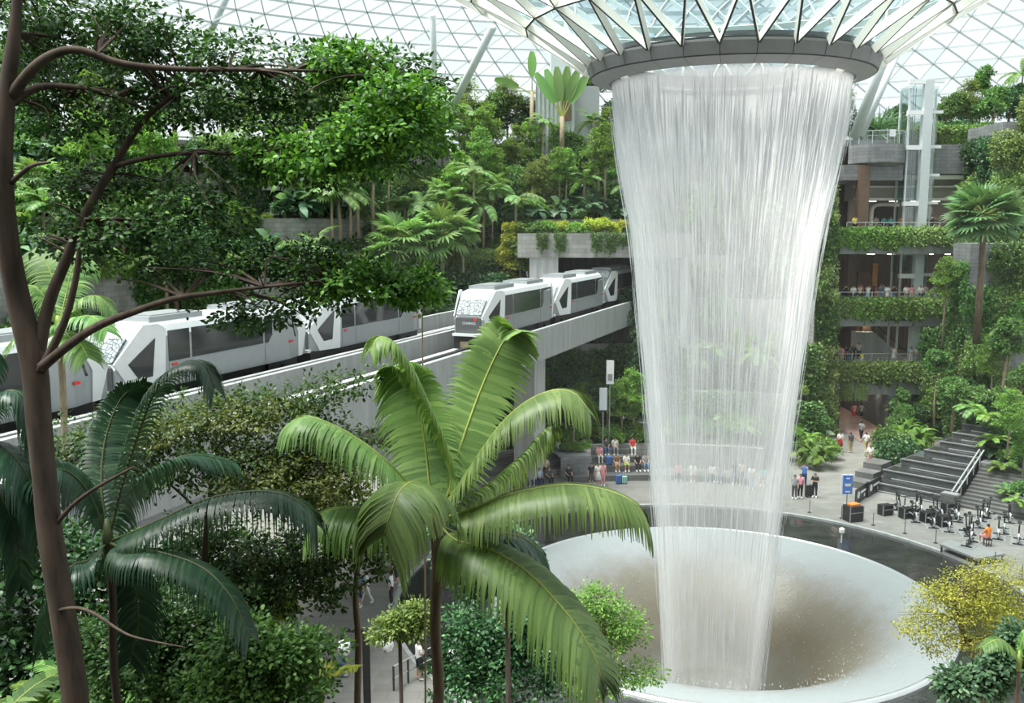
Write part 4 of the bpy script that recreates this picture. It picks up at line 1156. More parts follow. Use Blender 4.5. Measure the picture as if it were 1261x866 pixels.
# roof garden trees and shrubs
zr = zat(172, 88)
for px, k, s, y in ((1022, 'round', .9, 88), (1035, 'round_dark', .8, 90), (1078, 'spiky', 1.7, 88), (1095, 'spiky', 1.9, 90), (1102, 'round_dark', .7, 92), (1165, 'round', .85, 90), (1190, 'layered', .95, 91), (1180, 'round_dark', .8, 93), (1205, 'slender', .8, 92), (1222, 'round', .95, 89), (1240, 'round_dark', 1.0, 90), (1253, 'palm_tall', 1.0, 90), (1150, 'shrub', 1.2, 88), (1170, 'shrub_dark', 1.3, 88), (1215, 'shrub', 1.3, 88), (1060, 'shrub_dark', 1.3, 89), (1120, 'shrub', 1.3, 90)):
    put(k, GX(px, y, zr), 'in the roof garden', s)
# green pier beside the water and green wall on the right
def greenwall(px0, px1, ya, yb, Yp, nx, nz, keys, where, prob=.95):
    za, zb_ = zat(ya, Yp), zat(yb, Yp)
    for i in range(nx):
        for j in range(nz):
            if RR.random() > prob: continue
            px = px0 + (px1 - px0) * (i + .5) / nx; z = zb_ + (za - zb_) * (j + RR.uniform(-.05, .1)) / nz
            p = GX(px, Yp - .05, max(z, 0))
            w = (px1 - px0) / nx * Yp / FPX / 3.0
            put(RR.choice(keys), p, where, (w * 1.15, 1.2, (za - zb_) / nz / 3.0), 0)
greenwall(994, 1026, 175, 560, 80.4, 1, 8, ['climber', 'climber_fresh', 'climber_fresh'], 'of the pier beside the waterfall')
for py in (230, 300, 330, 380, 430, 520): put(RR.choice(['layered_green', 'shrub_fresh']), GX(1010 + RR.uniform(-6, 6), 80.0, zat(py, 80) - .9), 'on the pier beside the waterfall', (.35, .35, .3) )
greenwall(1222, 1290, 120, 300, 78.9, 2, 4, ['climber', 'climber_fresh', 'climber_fresh'], 'of the tall wall behind the fan palm')
for yy_ in (79.6, 82.2):
    for zz_ in (13, 16, 19, 22): put(RR.choice(['climber', 'climber_fresh', 'climber_dark']), (xat(1222, 13, 79) - .05, yy_ + 1, zz_), 'of the tall wall behind the fan palm', (1, 1, 1.1), -math.pi / 2)
greenwall(1188, 1290, 305, 560, 75.9, 3, 5, ['climber', 'climber_fresh', 'climber', 'climber_fresh'], 'of the wall above the stairs', .9)
greenwall(1135, 1190, 405, 486, 81.9, 2, 2, ['climber', 'climber_fresh'], 'under the middle balcony', .7)
for zz_ in (1, 4.5, 8, 11.5): put(RR.choice(['climber', 'climber_fresh']), (xat(1188, 8, 76) - .05, 77.4, zz_), 'of the wall above the stairs', (1.0, 1, 1.15), -math.pi / 2)
# the big fan palm and slim trees in front of the balconies
def stem_tree(px, ytop, Y, key, label, cat, h):
    z = zat(ytop, Y) - h
    return place(key, GX(px, Y, max(z, -.1)), label, cat)
pz = P(1205, 265, 72); r = place('fan_big', (GX(1196, 72, 3).x, 72, pz.z - 8.2 * 1.15), 'big fan palm with a dark ringed trunk in front of the slate wall', 'palm', None, 1.0, 1.15)
for px, py, Y, k, s in ((1160, 335, 77, 'slender_layer', .9), (1232, 430, 70, 'slender', 1.0), (1172, 478, 72, 'round', .8), (1150, 455, 76, 'slender', .7)):
    root, parts = PROTO[k]; h = 6.5 * s if 'slender' in k else 4.0 * s
    z = zat(py, Y) - h; put(k, GX(px, Y, max(z, -.1)), 'before the stacked balconies', s)
ST = 'on the planted steps beside the stairs'
STP = []
# ================================================================== TRAINS
m, nt, out = nmat('windscreen')
w = nt.nodes.new('ShaderNodeTexVoronoi'); w.inputs['Scale'].default_value = 5.0; w.feature = 'DISTANCE_TO_EDGE'
nt.links.new(coords(nt), w.inputs['Vector'])
c = ramp(nt, w.outputs['Distance'], [(0.02, (0.04, 0.05, 0.05)), (0.10, (0.32, 0.36, 0.37))])
b = pbsdf(nt, c, 0.4, 0, 0.2); nt.links.new(b.outputs[0], out.inputs[0]); M['windscreen'] = m
M['red'] = plain('red', (0.75, 0.05, 0.03), 0.4)
M['train_roof'] = plain('train_roof', (0.62, 0.66, 0.67), 0.4, var=.05)
CL = 12.8
def car_meshes():
    P_ = {}
    prof = [(-1.35, .55), (-1.35, 2.75), (-1.12, 3.2), (-.8, 3.34), (.8, 3.34), (1.12, 3.2), (1.35, 2.75), (1.35, .55)]
    secs = [(0.0, 1.78, .88), (0.75, 2.75, 1.02), (1.35, 3.34, 1.15), (2.2, 3.34, 1.35), (CL - 2.0, 3.34, 1.35), (CL - 1.4, 3.34, 1.2), (CL - .7, 2.9, 1.05), (CL, 1.8, .9)]
    def wx(x): return float(np.interp(x, [q[0] for q in secs], [q[2] for q in secs]))
    def zz(me):
        for v in me.vertices: v.co.z = .9 + (v.co.z - .55) * .93 if v.co.z > .5 else v.co.z * 1.25
        return me
    mb = MB(); k = len(prof)
    for x, top, w in secs:
        for y, z in prof:
            f = (z - .55) / (3.34 - .55)
            mb.v.append((x, y * w / 1.35, .55 + f * (top - .55)))
    for i in range(len(secs) - 1):
        for q in range(k):
            q2 = (q + 1) % k
            mb.f.append((i * k + q, i * k + q2, (i + 1) * k + q2, (i + 1) * k + q)); mb.m.append(1 if 1 <= q <= 5 else 0)
    mb.f.append(tuple(range(k))); mb.m.append(0)
    mb.f.append(tuple(reversed(range((len(secs) - 1) * k, len(secs) * k)))); mb.m.append(0)
    P_['body'] = mb.mesh('body', [M['silver'], M['train_roof']])
    def poly(pts, d=.03):   # flat panel on the -y side, y=-1.35-d
        mb = MB(); n = len(pts)
        mb.v = [(x, -wx(x) + .01, z) for x, z in pts] + [(x, -wx(x) - d, z) for x, z in pts]
        mb.f = [tuple(n + i for i in range(n))] + [(i, (i + 1) % n, n + (i + 1) % n, n + i) for i in range(n)]; mb.m = [0] * len(mb.f)
        return mb
    P_['frame'] = poly([(-.06, 1.78), (.7, .55), (2.15, .55), (2.3, 3.05), (1.95, 3.3), (1.3, 3.3)], .05).mesh('frame', M['white_paint'])
    P_['fw'] = poly([(.55, 1.72), (1.0, 1.05), (1.6, 1.1), (1.78, 2.7)], .07).mesh('end_window', M['train_glass'])
    P_['rframe'] = poly([(CL + .05, 1.8), (CL - .5, .55), (CL - 1.0, .55), (CL - .9, 1.8), (CL - 1.9, 3.25), (CL - 1.2, 3.25)], .05).mesh('frame', M['white_paint'])
    for i, (a, b2) in enumerate(((2.45, 3.7), (3.85, 8.7), (8.85, CL - 1.15))):
        P_['w%d' % i] = poly([(a, 1.62), (b2, 1.62), (b2 - (.55 if i == 2 else 0), 2.95), (a, 2.95)], .02).mesh('window', M['train_glass'])
        P_['p%d' % i] = poly([(a, .62), (b2, .62), (b2, 1.56), (a, 1.56)], .02).mesh('side_panel', M['silver'])
    P_['red'] = MB().box((0, 0, 0), (.3, .05, .1)).mesh('marker_light', M['red'])
    # windscreen on the sloping front
    mb = MB(); mb.add([(-.01, -.78, 1.86), (.70, -.84, 2.78), (.70, .84, 2.78), (-.01, .78, 1.86), (.06, -.78, 1.80), (.80, -.84, 2.72), (.80, .84, 2.72), (.06, .78, 1.80)],
                      [(3, 2, 1, 0), (4, 5, 6, 7), (0, 1, 5, 4), (1, 2, 6, 5), (2, 3, 7, 6), (3, 0, 4, 7)])
    P_['screen'] = mb.mesh('windscreen', M['windscreen'])
    mb = MB(); mb.box((-.02, 0, 1.18), (.08, 1.6, .95)); P_['front'] = mb.mesh('front_panel', M['train_grey'])
    mb = MB(); mb.box((-.08, 0, .6), (.3, 1.9, .16)); P_['bumper'] = mb.mesh('bumper', M['white_paint'])
    mb = MB(); mb.box((1.2, 0, .32), (2.4, 1.9, .5)); mb.box((CL - 2, 0, .32), (2.4, 1.9, .5)); mb.box((CL / 2, 0, .42), (8, 1.6, .3)); P_['under'] = mb.mesh('underframe', M['black'])
    mb = MB()
    for x in (1.4, CL - 2):
        for y in (-.95, .95): mb.tube([(x, y - .15, .25), (x, y + .15, .25)], .24, 14)
    P_['tyre'] = mb.mesh('tyre', M['black'])
    mb = MB(); mb.box((.05, .25, .28), (.3, .5, .3)); mb.tube([(-.2, .05, .28), (.2, .05, .28)], .1, 8); P_['coupler'] = mb.mesh('coupler', M['bark_pale'])
    mb = MB()
    for x, l in ((3.6, 3.2), (9.2, 3.2)): mb.box((x, 0, 3.42), (l, 1.7, .26)); mb.box((x, 0, 3.55), (l * .8, 1.3, .1))
    P_['ac'] = mb.mesh('roof_unit', M['silver'])
    mb = MB(); mb.tube([(-.07, -.1, 1.36), (-.07, -.1, 1.37)], .1, 8)
    for k_, me_ in P_.items():
        if k_ != 'red': zz(me_)
    return P_
CM = car_meshes()
def text_mesh(s, size, mat, name='lettering', align='CENTER'):
    cu = bpy.data.curves.new(name, 'FONT'); cu.body = s; cu.size = size; cu.extrude = 0.004; cu.align_x = align; cu.align_y = 'CENTER'
    o = bpy.data.objects.new(name, cu); COL.objects.link(o)
    dg = bpy.context.evaluated_depsgraph_get(); dg.update()
    me = bpy.data.meshes.new_from_object(o.evaluated_get(dg)); me.name = name
    bpy.data.objects.remove(o); me.materials.clear(); me.materials.append(M[mat]); return me
LOGO = text_mesh('CHANGI', .22, 'white_paint')
def car(base, s, label, group):
    p = trackpt(base, s, 0, 10.72)
    r = empty('train_car', p, RZ); tag(r, label, 'train car', group)
    link('body', CM['body'], r)
    for sgn in (1, -1):
        def sd(key, name):
            o = link(name, CM[key], r); o.scale = (1, sgn, 1); return o
        fr_ = sd('frame', 'end_frame'); fw = sd('fw', 'end_window'); sd('rframe', 'end_frame')
        for i in range(3): sd('w%d' % i, 'window'); sd('p%d' % i, 'side_panel')
        for x in (2.75, CL - 1.9):
            o = link('marker_light', CM['red'], r); o.location = (x, -sgn * 1.38, 1.75)
    link('windscreen', CM['screen'], r); f = link('front_panel', CM['front'], r)
    q = link('lettering', LOGO, f); q.location = (-.07, -.05, 1.62); q.rotation_euler = (math.pi / 2, 0, -math.pi / 2)
    q = link('emblem', MB().tube([(-.06, -.45, 1.86), (-.09, -.45, 1.86)], .09, 10).mesh('emblem', M['red']), f)
    link('bumper', CM['bumper'], r); link('underframe', CM['under'], r); link('tyre', CM['tyre'], r); link('coupler', CM['coupler'], r); link('roof_unit', CM['ac'], r)
    return r
SN = -.5
for k, lab in enumerate(('leading silver train car with white-framed nose on the outer viaduct', 'second silver train car behind the leading one on the outer viaduct', 'third silver train car entering the tunnel on the outer viaduct')):
    car(B1, SN + k * 13.2, lab, 'cars of the train leaving the tunnel')
for k, lab in zip((-2, -1, 0), ('silver train car behind the dark tree trunk on the hillside viaduct', 'silver train car with its nose beside the dark trunk on the hillside viaduct', 'silver train car next to the leading nose of the other train, hillside viaduct')):
    car(B2, -8.0 + k * 13.2, lab, 'cars of the train on the hillside viaduct')

# ================================================================== PEOPLE
PAL = {'white': (.8, .8, .78), 'black': (.025, .025, .03), 'grey': (.3, .31, .32), 'pink': (.72, .32, .36), 'red': (.6, .05, .05), 'blue': (.08, .2, .55), 'light blue': (.45, .6, .72),
       'navy': (.03, .05, .13), 'khaki': (.42, .34, .18), 'denim': (.13, .22, .38), 'beige': (.6, .5, .38), 'green': (.1, .4, .12), 'orange': (.85, .25, .05), 'teal': (.1, .45, .5),
       'maroon': (.32, .03, .09), 'yellow': (.75, .65, .12), 'brown': (.22, .13, .08), 'dark grey': (.09, .09, .1), 'lime': (.45, .75, .1), 'mint': (.4, .75, .65)}
for k, v in PAL.items(): M['cloth_' + k] = plain('cloth_' + k.replace(' ', '_'), v, .8, var=.08, scale=9)
M['skin'] = plain('skin', (.52, .32, .22), .55, var=.04); M['hair'] = plain('hair', (.02, .016, .013), .5)
def pose_skel(pose):
    J = {}
    def j(n, x, y, z, r): J[n] = (Vector((x, y, z)), r)
    j('pelvis', 0, 0, .95, .125); j('spine', 0, .0, 1.14, .115); j('chest', 0, .0, 1.33, .13); j('neck', 0, .01, 1.48, .05); j('head', 0, .03, 1.58, .085); j('crown', 0, .02, 1.67, .075)
    B = [('pelvis', 'spine'), ('spine', 'chest'), ('chest', 'neck'), ('neck', 'head'), ('head', 'crown')]
    for s, n in ((-1, 'l'), (1, 'r')):
        j(n + 'sh', s * .17, 0, 1.41, .06)
        el, wr, hd = (s * .23, -.02, 1.14), (s * .24, .06, .91), (s * .24, .09, .83)
        hip, kn, an, to = (s * .09, 0, .9), (s * .1, .02, .5), (s * .1, -.02, .09), (s * .12, .14, .04)
        if pose == 'walk':
            kn = (s * .1, .12 * s, .51); an = (s * .1, .22 * s - (.1 if s < 0 else 0), .10 if s > 0 else .16); to = (s * .11, an[1] + .15, .04 if s > 0 else .08)
            el = (s * .23, -.10 * s, 1.15); wr = (s * .23, -.06 * s + .08, .93); hd = (s * .23, -.05 * s + .13, .86)
        if pose == 'photo':
            el = (s * .24, .20, 1.32); wr = (s * .10, .32, 1.52); hd = (s * .06, .34, 1.58)
        if pose == 'hold':
            el = (s * .24, .02, 1.14); wr = (s * .10, .22, 1.16); hd = (s * .04, .27, 1.19)
        if pose == 'sit':
            hip = (s * .1, .02, .9); kn = (s * .13, .44, .93); an = (s * .12, .42, .50); to = (s * .13, .58, .45)
            el = (s * .23, .08, 1.14); wr = (s * .14, .30, 1.04); hd = (s * .10, .38, 1.03)
        j(n + 'el', *el, .045); j(n + 'wr', *wr, .032); j(n + 'hd', *hd, .036)
        j(n + 'hip', *hip, .1); j(n + 'kn', *kn, .06); j(n + 'an', *an, .042); j(n + 'to', *to, .038)
        B += [('chest', n + 'sh'), (n + 'sh', n + 'el'), (n + 'el', n + 'wr'), (n + 'wr', n + 'hd'), ('pelvis', n + 'hip'), (n + 'hip', n + 'kn'), (n + 'kn', n + 'an'), (n + 'an', n + 'to')]
    if pose == 'sit':
        for k in J: J[k] = (J[k][0] - Vector((0, 0, .41)), J[k][1])
    return J, B
def make_body(pose):
    J, B = pose_skel(pose); names = list(J)
    me = bpy.data.meshes.new('sk'); me.from_pydata([tuple(J[n][0]) for n in names], [(names.index(a), names.index(b)) for a, b in B], [])
    o = bpy.data.objects.new('sk', me); COL.objects.link(o)
    md = o.modifiers.new('s', 'SKIN'); md.use_smooth_shade = True
    sv = me.skin_vertices[0].data
    for i, n in enumerate(names): sv[i].radius = (J[n][1], J[n][1]); sv[i].use_root = (n == 'pelvis')
    o.modifiers.new('ss', 'SUBSURF').levels = 1
    dg = bpy.context.evaluated_depsgraph_get(); dg.update()
    bm_ = bpy.data.meshes.new_from_object(o.evaluated_get(dg)); bpy.data.objects.remove(o)
    vs = [v.co.copy() for v in bm_.vertices]; ns = [v.normal.copy() for v in bm_.vertices]; fs = [tuple(p.vertices) for p in bm_.polygons]
    def near(p):
        best = None
        for a, b in B:
            A, C = J[a][0], J[b][0]; d = C - A; t = max(0, min(1, (p - A).dot(d) / max(d.length_squared, 1e-9)))
            q = (p - A - d * t).length - (J[a][1] * (1 - t) + J[b][1] * t)
            if best is None or q < best[0]: best = (q, a, b, t)
        return best
    groups = {}
    hz = J['head'][0].z
    for f in fs:
        c = sum((vs[i] for i in f), Vector()) / len(f); _, a, b, t = near(c)
        if b in ('head', 'crown'):
            g = 'hair' if (c.z > hz + .045 or (c.y < J['head'][0].y - .01 and c.z > hz - .06)) else 'skin'
        elif b == 'neck': g = 'shirt' if t < .45 else 'skin'
        elif b in ('spine', 'chest') or b[1:] == 'sh': g = 'shirt'
        elif b[1:] == 'el': g = 'sleeve' if t < .75 else 'skin'
        elif b[1:] in ('wr', 'hd'): g = 'skin'
        elif b[1:] == 'hip': g = 'thigh'
        elif b[1:] == 'kn': g = 'thigh'
        elif b[1:] == 'an': g = 'shin' if t < .85 else 'shoe'
        elif b[1:] == 'to': g = 'shoe'
        else: g = 'skin'
        groups.setdefault(g, []).append(f)
    # body with simple fingers, nose and eyes
    mb = MB(); mb.add(vs, fs)
    for n in 'lr':
        w, h = J[n + 'wr'][0], J[n + 'hd'][0]; d = (h - w).normalized(); s = d.cross(Vector((0, 1, 0.3))).normalized()
        for k, l in ((-1.5, .055), (-.5, .07), (.5, .065), (1.5, .05)):
            p = h + s * k * .016; mb.tube([p, p + d * l * .6, p + d * l + Vector((0, .012, -.01))], [.01, .009, .006], 3)
        mb.tube([w + d * .03, w + d * .05 + s * .04, w + d * .085 + s * .05], [.012, .011, .007], 3)
    hd = J['head'][0]
    mb.tube([hd + Vector((0, .07, .015)), hd + Vector((0, .105, -.01)), hd + Vector((0, .07, -.02))], [.01, .016, .008], 4)
    n0 = len(mb.f)
    for sx in (-.03, .03): mb.tube([hd + Vector((sx, .07, .02)), hd + Vector((sx, .088, .02))], .01, 5, 1)
    out = {'body': mb.mesh('body', [M['skin'], M['black']], True)}
    def shell(gs, off, name):
        m2 = MB(); idx = {}
        for g in gs:
            for f in groups.get(g, []):
                q = []
                for i in f:
                    if i not in idx: idx[i] = len(m2.v); m2.v.append(tuple(vs[i] + ns[i] * off))
                    q.append(idx[i])
                m2.f.append(tuple(q)); m2.m.append(0)
        return m2.mesh(name, M['cloth_white'], True)
    out['shirt'] = shell(['shirt', 'sleeve'], .014, 'shirt')
    out['trousers'] = shell(['thigh', 'shin'], .014, 'trousers'); out['shorts'] = shell(['thigh'], .016, 'shorts')
    out['shoes'] = shell(['shoe'], .012, 'shoes'); out['hair'] = shell(['hair'], .018, 'hair'); out['hair'].materials[0] = M['hair']
    J2 = J['pelvis'][0].z
    m2 = MB(); m2.lathe([(.135, J2 + .16), (.17, J2), (.25, J2 - .42), (.22, J2 - .42), (.13, J2)], 14); out['skirt'] = m2.mesh('skirt', M['cloth_white'], True)
    return out
POSES = {p: make_body(p) for p in ('stand', 'walk', 'photo', 'hold', 'sit')}
WORD = {'stand': 'standing', 'walk': 'walking', 'photo': 'raising a phone', 'hold': 'with arms bent', 'sit': 'sitting'}
def person(pose, loc, rz, top, bottom, where, kind='trousers', shoes='white', h=1.0, group=None):
    r = empty('person', loc, rz, h)
    ps = POSES[pose]
    link('body', ps['body'], r); link('hair', ps['hair'], r)
    for part, col in (('shirt', top), (kind, bottom), ('shoes', shoes)):
        o = link(part, ps[part], r); o.material_slots[0].link = 'OBJECT'; o.material_slots[0].material = M['cloth_' + col]
    nm = {'trousers': 'trousers', 'shorts': 'shorts', 'skirt': 'skirt'}[kind]
    tag(r, f'person in {top} top, {bottom} {nm}, {WORD[pose]} {where}', 'person', group)
    return r
def facing(p, tx=None, ty=None):   # turn the body (+y local) towards a point
    tx = AX if tx is None else tx; ty = AY if ty is None else ty
    return math.atan2(ty - p.y, tx - p.x) - math.pi / 2
def gp_(px, py, pose, top, bottom, where, kind='trousers', z=0.0, rz=None, h=1.0, shoes='white', g=None):
    p = G(px, py, z); return person(pose, p, facing(p) if rz is None else rz, top, bottom, where, kind, shoes, h, g)
GT = 'people on the walkway'
for a in ((1051, 519, 'walk', 'pink', 'red', 'shorts', 0), (1060, 519, 'walk', 'grey', 'black', 'shorts', 0), (1060, 543, 'walk', 'grey', 'black', 'trousers', 0), (1034, 557, 'hold', 'white', 'red', 'skirt', 3.1),
          (1047, 558, 'stand', 'dark grey', 'khaki', 'trousers', 0.2), (1066, 558, 'walk', 'white', 'khaki', 'trousers', .1), (1071, 575, 'hold', 'white', 'pink', 'shorts', 3.0), (1019, 560, 'hold', 'black', 'grey', 'trousers', 2.5), (1011, 566, 'stand', 'light blue', 'black', 'trousers', 3.4)):
    gp_(a[0], a[1], a[2], a[3], a[4], 'by the walkway tunnel', a[5], rz=a[6], g=GT)
for a in ((978, 615, 'stand', 'grey', 'dark grey', 'trousers'), (985, 614, 'stand', 'pink', 'black', 'trousers'), (1003, 613, 'hold', 'black', 'black', 'trousers'), (990, 600, 'photo', 'blue', 'navy', 'trousers')):
    gp_(*a[:5], 'by the dark pool edge', a[5], g='people at the pool edge')
# seating steps
steps = []
for i, (R, z, a, b2) in enumerate(((21.3, .42, 72, 132), (22.3, .84, 92, 134), (23.3, 1.26, 92, 136), (24.2, 1.6, 92, 138))):
    z0 = (0, .42, .84, 1.26)[i]
    o = MB().lathe([(R, z0 - .05), (R, z), (R + 1.3, z)], 40, (AX, AY), rad(a), rad(b2)).build('wall_step', M['stepstone']); struct(o, 'long curved stone seating step facing the pool', 'step')
def seat(px, i, pose, top, bottom, kind='trousers', g='people on the seating steps', off=.0, h=1.0, rz=None):
    R, z = ((20.7, 0.0), (21.3, .42), (22.3, .84), (23.3, 1.26), (24.2, 1.6))[i]
    if pose == 'sit':
        p = hit(px, R + .18 + off, z) - Vector((0, 0, .0)); p.z = z - .0 + .0
        p.z = z - .4 + .02
    else: p = hit(px, R - .5 + off, z if i == 0 else ((0, 0, .42, .84, 1.26)[i]))
    person(pose, p, facing(p) if rz is None else rz, top, bottom, 'at the seating steps', kind, 'white', h, g)
for a in ((723, 3, 'sit', 'white', 'beige', 'trousers'), (738, 3, 'sit', 'pink', 'white', 'trousers'), (746, 4, 'sit', 'dark grey', 'denim', 'trousers'), (757, 4, 'sit', 'white', 'grey', 'trousers'), (759, 2, 'sit', 'brown', 'beige', 'skirt'),
          (771, 2, 'sit', 'white', 'lime', 'shorts'), (779, 4, 'sit', 'red', 'white', 'trousers'), (785, 2, 'sit', 'black', 'black', 'trousers'), (795, 2, 'sit', 'grey', 'denim', 'trousers'),
          (728, 0, 'stand', 'black', 'dark grey', 'shorts'), (736, 0, 'hold', 'white', 'white', 'skirt'), (742, 0, 'stand', 'pink', 'pink', 'trousers'), (655, 1, 'sit', 'black', 'navy', 'trousers'), (664, 1, 'sit', 'light blue', 'navy', 'trousers'), (676, 1, 'sit', 'dark grey', 'black', 'trousers'),
          (672, 2, 'sit', 'beige', 'black', 'shorts'), (688, 4, 'sit', 'white', 'denim', 'trousers'), (647, 1, 'sit', 'black', 'grey', 'trousers'), (700, 1, 'sit', 'black', 'black', 'trousers'), (708, 4, 'sit', 'red', 'black', 'trousers'), (718, 4, 'sit', 'white', 'black', 'trousers'),
          (853, 1, 'sit', 'white', 'beige', 'shorts'), (877, 1, 'sit', 'white', 'black', 'trousers'), (886, 1, 'sit', 'grey', 'denim', 'trousers'), (905, 1, 'sit', 'beige', 'dark grey', 'trousers'), (925, 0, 'hold', 'white', 'light blue', 'trousers'), (955, 1, 'sit', 'white', 'black', 'trousers'), (835, 1, 'sit', 'pink', 'black', 'trousers'),
          (905, 0, 'walk', 'navy', 'denim', 'trousers'), (913, 0, 'walk', 'beige', 'black', 'shorts'), (940, 1, 'sit', 'teal', 'black', 'shorts')):
    seat(*a, off=(.9 if a[0] in (905, 913) and a[1] == 0 else 0))
# balconies
def balc(px, z, Y, pose, top, bottom, kind, where, rz=None, h=1.0):
    p = GX(px, Y, z); person(pose, p, facing(p, p.x * .8, 0) if rz is None else rz, top, bottom, where, kind, 'white', h, 'people ' + where)
W2 = 'at the middle balcony rail'
for px, pose, t_, b_, k, y in ((1050, 'hold', 'white', 'black', 'trousers', 0), (1058, 'photo', 'beige', 'black', 'shorts', 0), (1068, 'photo', 'white', 'light blue', 'trousers', 0), (1083, 'stand', 'dark grey', 'denim', 'trousers', 0), (1092, 'hold', 'white', 'white', 'skirt', 0),
                               (1099, 'photo', 'black', 'denim', 'trousers', 0), (1115, 'hold', 'white', 'grey', 'trousers', 0), (1122, 'stand', 'pink', 'beige', 'trousers', 0), (1133, 'hold', 'white', 'navy', 'trousers', 0), (1139, 'hold', 'grey', 'denim', 'trousers', .1), (1150, 'stand', 'light blue', 'light blue', 'skirt', 0),
                               (1059, 'stand', 'red', 'black', 'trousers', 2), (1084, 'walk', 'maroon', 'black', 'trousers', 2.4), (1087, 'stand', 'teal', 'grey', 'trousers', 1.6), (1040, 'photo', 'black', 'black', 'trousers', 0), (1074, 'walk', 'brown', 'black', 'trousers', 3.2)):
    balc(px, zb2, YF + .9 + y, pose, t_, b_, k, W2)
W1 = 'at the lowest balcony rail'
for px, pose, t_, b_, k, y in ((1028, 'stand', 'white', 'black', 'trousers', 0), (1036, 'stand', 'pink', 'beige', 'shorts', .0), (1041, 'hold', 'navy', 'black', 'trousers', .7), (1046, 'stand', 'dark grey', 'denim', 'trousers', .2), (1050, 'walk', 'black', 'black', 'trousers', 1.2), (1031, 'stand', 'yellow', 'black', 'trousers', 1.2),
                               (1100, 'photo', 'white', 'white', 'skirt', 0), (1121, 'hold', 'light blue', 'white', 'trousers', 0), (1128, 'hold', 'white', 'grey', 'trousers', 0), (1057, 'walk', 'white', 'black', 'trousers', 3)):
    balc(px, zb1, YF + .9 + y, pose, t_, b_, k, W1)
balc(1061, zb1, YF + .8, 'stand', 'yellow', 'white', 'shorts', 'by the lowest balcony rail', None, .68)
W3 = 'on the shop-level balcony'
for px, pose, t_, b_, k, y in ((1052, 'hold', 'yellow', 'black', 'trousers', .3), (1061, 'photo', 'brown', 'black', 'trousers', .6), (1088, 'stand', 'teal', 'black', 'trousers', 6.5), (1096, 'stand', 'teal', 'navy', 'trousers', 6.8), (1111, 'walk', 'orange', 'white', 'trousers', 1.2), (1138, 'hold', 'dark grey', 'black', 'trousers', .5), (1147, 'photo', 'black', 'black', 'trousers', .4), (1078, 'walk', 'beige', 'grey', 'trousers', 4)):
    balc(px, zb3, YF + .9 + y, pose, t_, b_, k, W3)
# plaza below the palm
WP = 'on the plaza below the palm'
for a in ((443, 748, 'stand', 'denim', 'navy', 'shorts', 2.6), (451, 745, 'walk', 'white', 'white', 'trousers', 2.2), (482, 746, 'stand', 'white', 'black', 'trousers', 1.5), (513, 812, 'stand', 'maroon', 'black', 'trousers', -1.2), (516, 838, 'hold', 'white', 'black', 'shorts', -1.0),
          (423, 832, 'walk', 'grey', 'denim', 'trousers', 1.0), (547, 842, 'stand', 'black', 'black', 'trousers', -.6), (559, 843, 'hold', 'white', 'dark grey', 'trousers', .4), (411, 735, 'stand', 'black', 'black', 'trousers', 2.0), (489, 722, 'walk', 'beige', 'black', 'shorts', .8)):
    gp_(a[0], a[1], a[2], a[3], a[4], WP, a[5], rz=a[6], g='people on the plaza below the palm')
p = tier_at(674, 7, 1.0); person('stand', p, 2.0, 'light blue', 'navy', 'on the hilltop path', 'trousers')
p = tier_at(655, 7, 1.2); person('stand', p, 2.6, 'white', 'black', 'on the hilltop path', 'trousers')

# ================================================================== RAILINGS, LIFT, SHOP
def railing(px0, px1, z, Y, label, h=1.1, n=8):
    x0, x1 = xat(px0, z, Y), xat(px1, z, Y)
    r = empty('balcony_railing', ((x0 + x1) / 2, Y, z)); tag(r, label, 'railing')
    L_ = x1 - x0
    MB().tube([(-L_ / 2, 0, h), (L_ / 2, 0, h)], .03, 6).build('top_rail', M['steel'], r)
    for k in range(3): MB().tube([(-L_ / 2, 0, .25 + .25 * k), (L_ / 2, 0, .25 + .25 * k)], .012, 4).build('wire', M['steel'], r)
    me = MB().box((0, 0, h / 2), (.05, .05, h)).mesh('post', M['steel'])
    for k in range(n + 1):
        o = link('post', me, r); o.location = (-L_ / 2 + L_ * k / n, 0, 0)
    return r
railing(1000, 1195, zb1, YF + .4, 'steel wire railing along the lowest balcony')
railing(1026, 1215, zb2, YF + .4, 'steel wire railing along the middle balcony')
railing(1042, 1225, zb3, YF + .4, 'steel wire railing along the shop-level balcony')
# vent grille on the middle balcony edge
vg = empty('vent_grille', P(1105, 389, YF - .03)); tag(vg, 'dark louvred vent grille in the concrete balcony edge', 'vent')
MB().box((0, 0, 0), (1.5, .08, .85)).build('frame', M['dark_metal'], vg)
for k in range(6): MB().box((0, -.06, -.32 + .128 * k), (1.4, .05, .05)).build('louvre', M['black'], vg)
# round balcony
xc = xat(1083, 25, 84); zt_, zb_ = zat(176, 82), zat(203, 82)
rbk = empty('round_balcony', (xc, 84.6, zb_)); tag(rbk, 'round grey stone-clad viewing balcony beside the glass lift', 'balcony')
MB().lathe([(.1, 0.0), (1.6, .0), (2.35, .25), (2.35, zt_ - zb_), (2.2, zt_ - zb_), (.1, zt_ - zb_)], 28).build('balcony_drum', M['slate'], rbk)
MB().lathe([(2.3, zt_ - zb_), (2.3, zt_ - zb_ + 1.05)], 28).build('glass_rail', M['rail_glass'], rbk)
MB().lathe([(2.27, zt_ - zb_ + 1.05), (2.27, zt_ - zb_ + 1.12), (2.34, zt_ - zb_ + 1.12), (2.34, zt_ - zb_ + 1.05)], 28).build('hand_rail', M['steel'], rbk)
for k in range(12):
    a = k * math.pi / 6; MB().box((2.3 * math.cos(a), 2.3 * math.sin(a), zt_ - zb_ + .52), (.05, .05, 1.05)).build('post', M['steel'], rbk)
MB().box((.4, -2.36, zt_ - zb_ + .85), (.5, .05, .6)).build('notice', M['white_paint'], rbk)
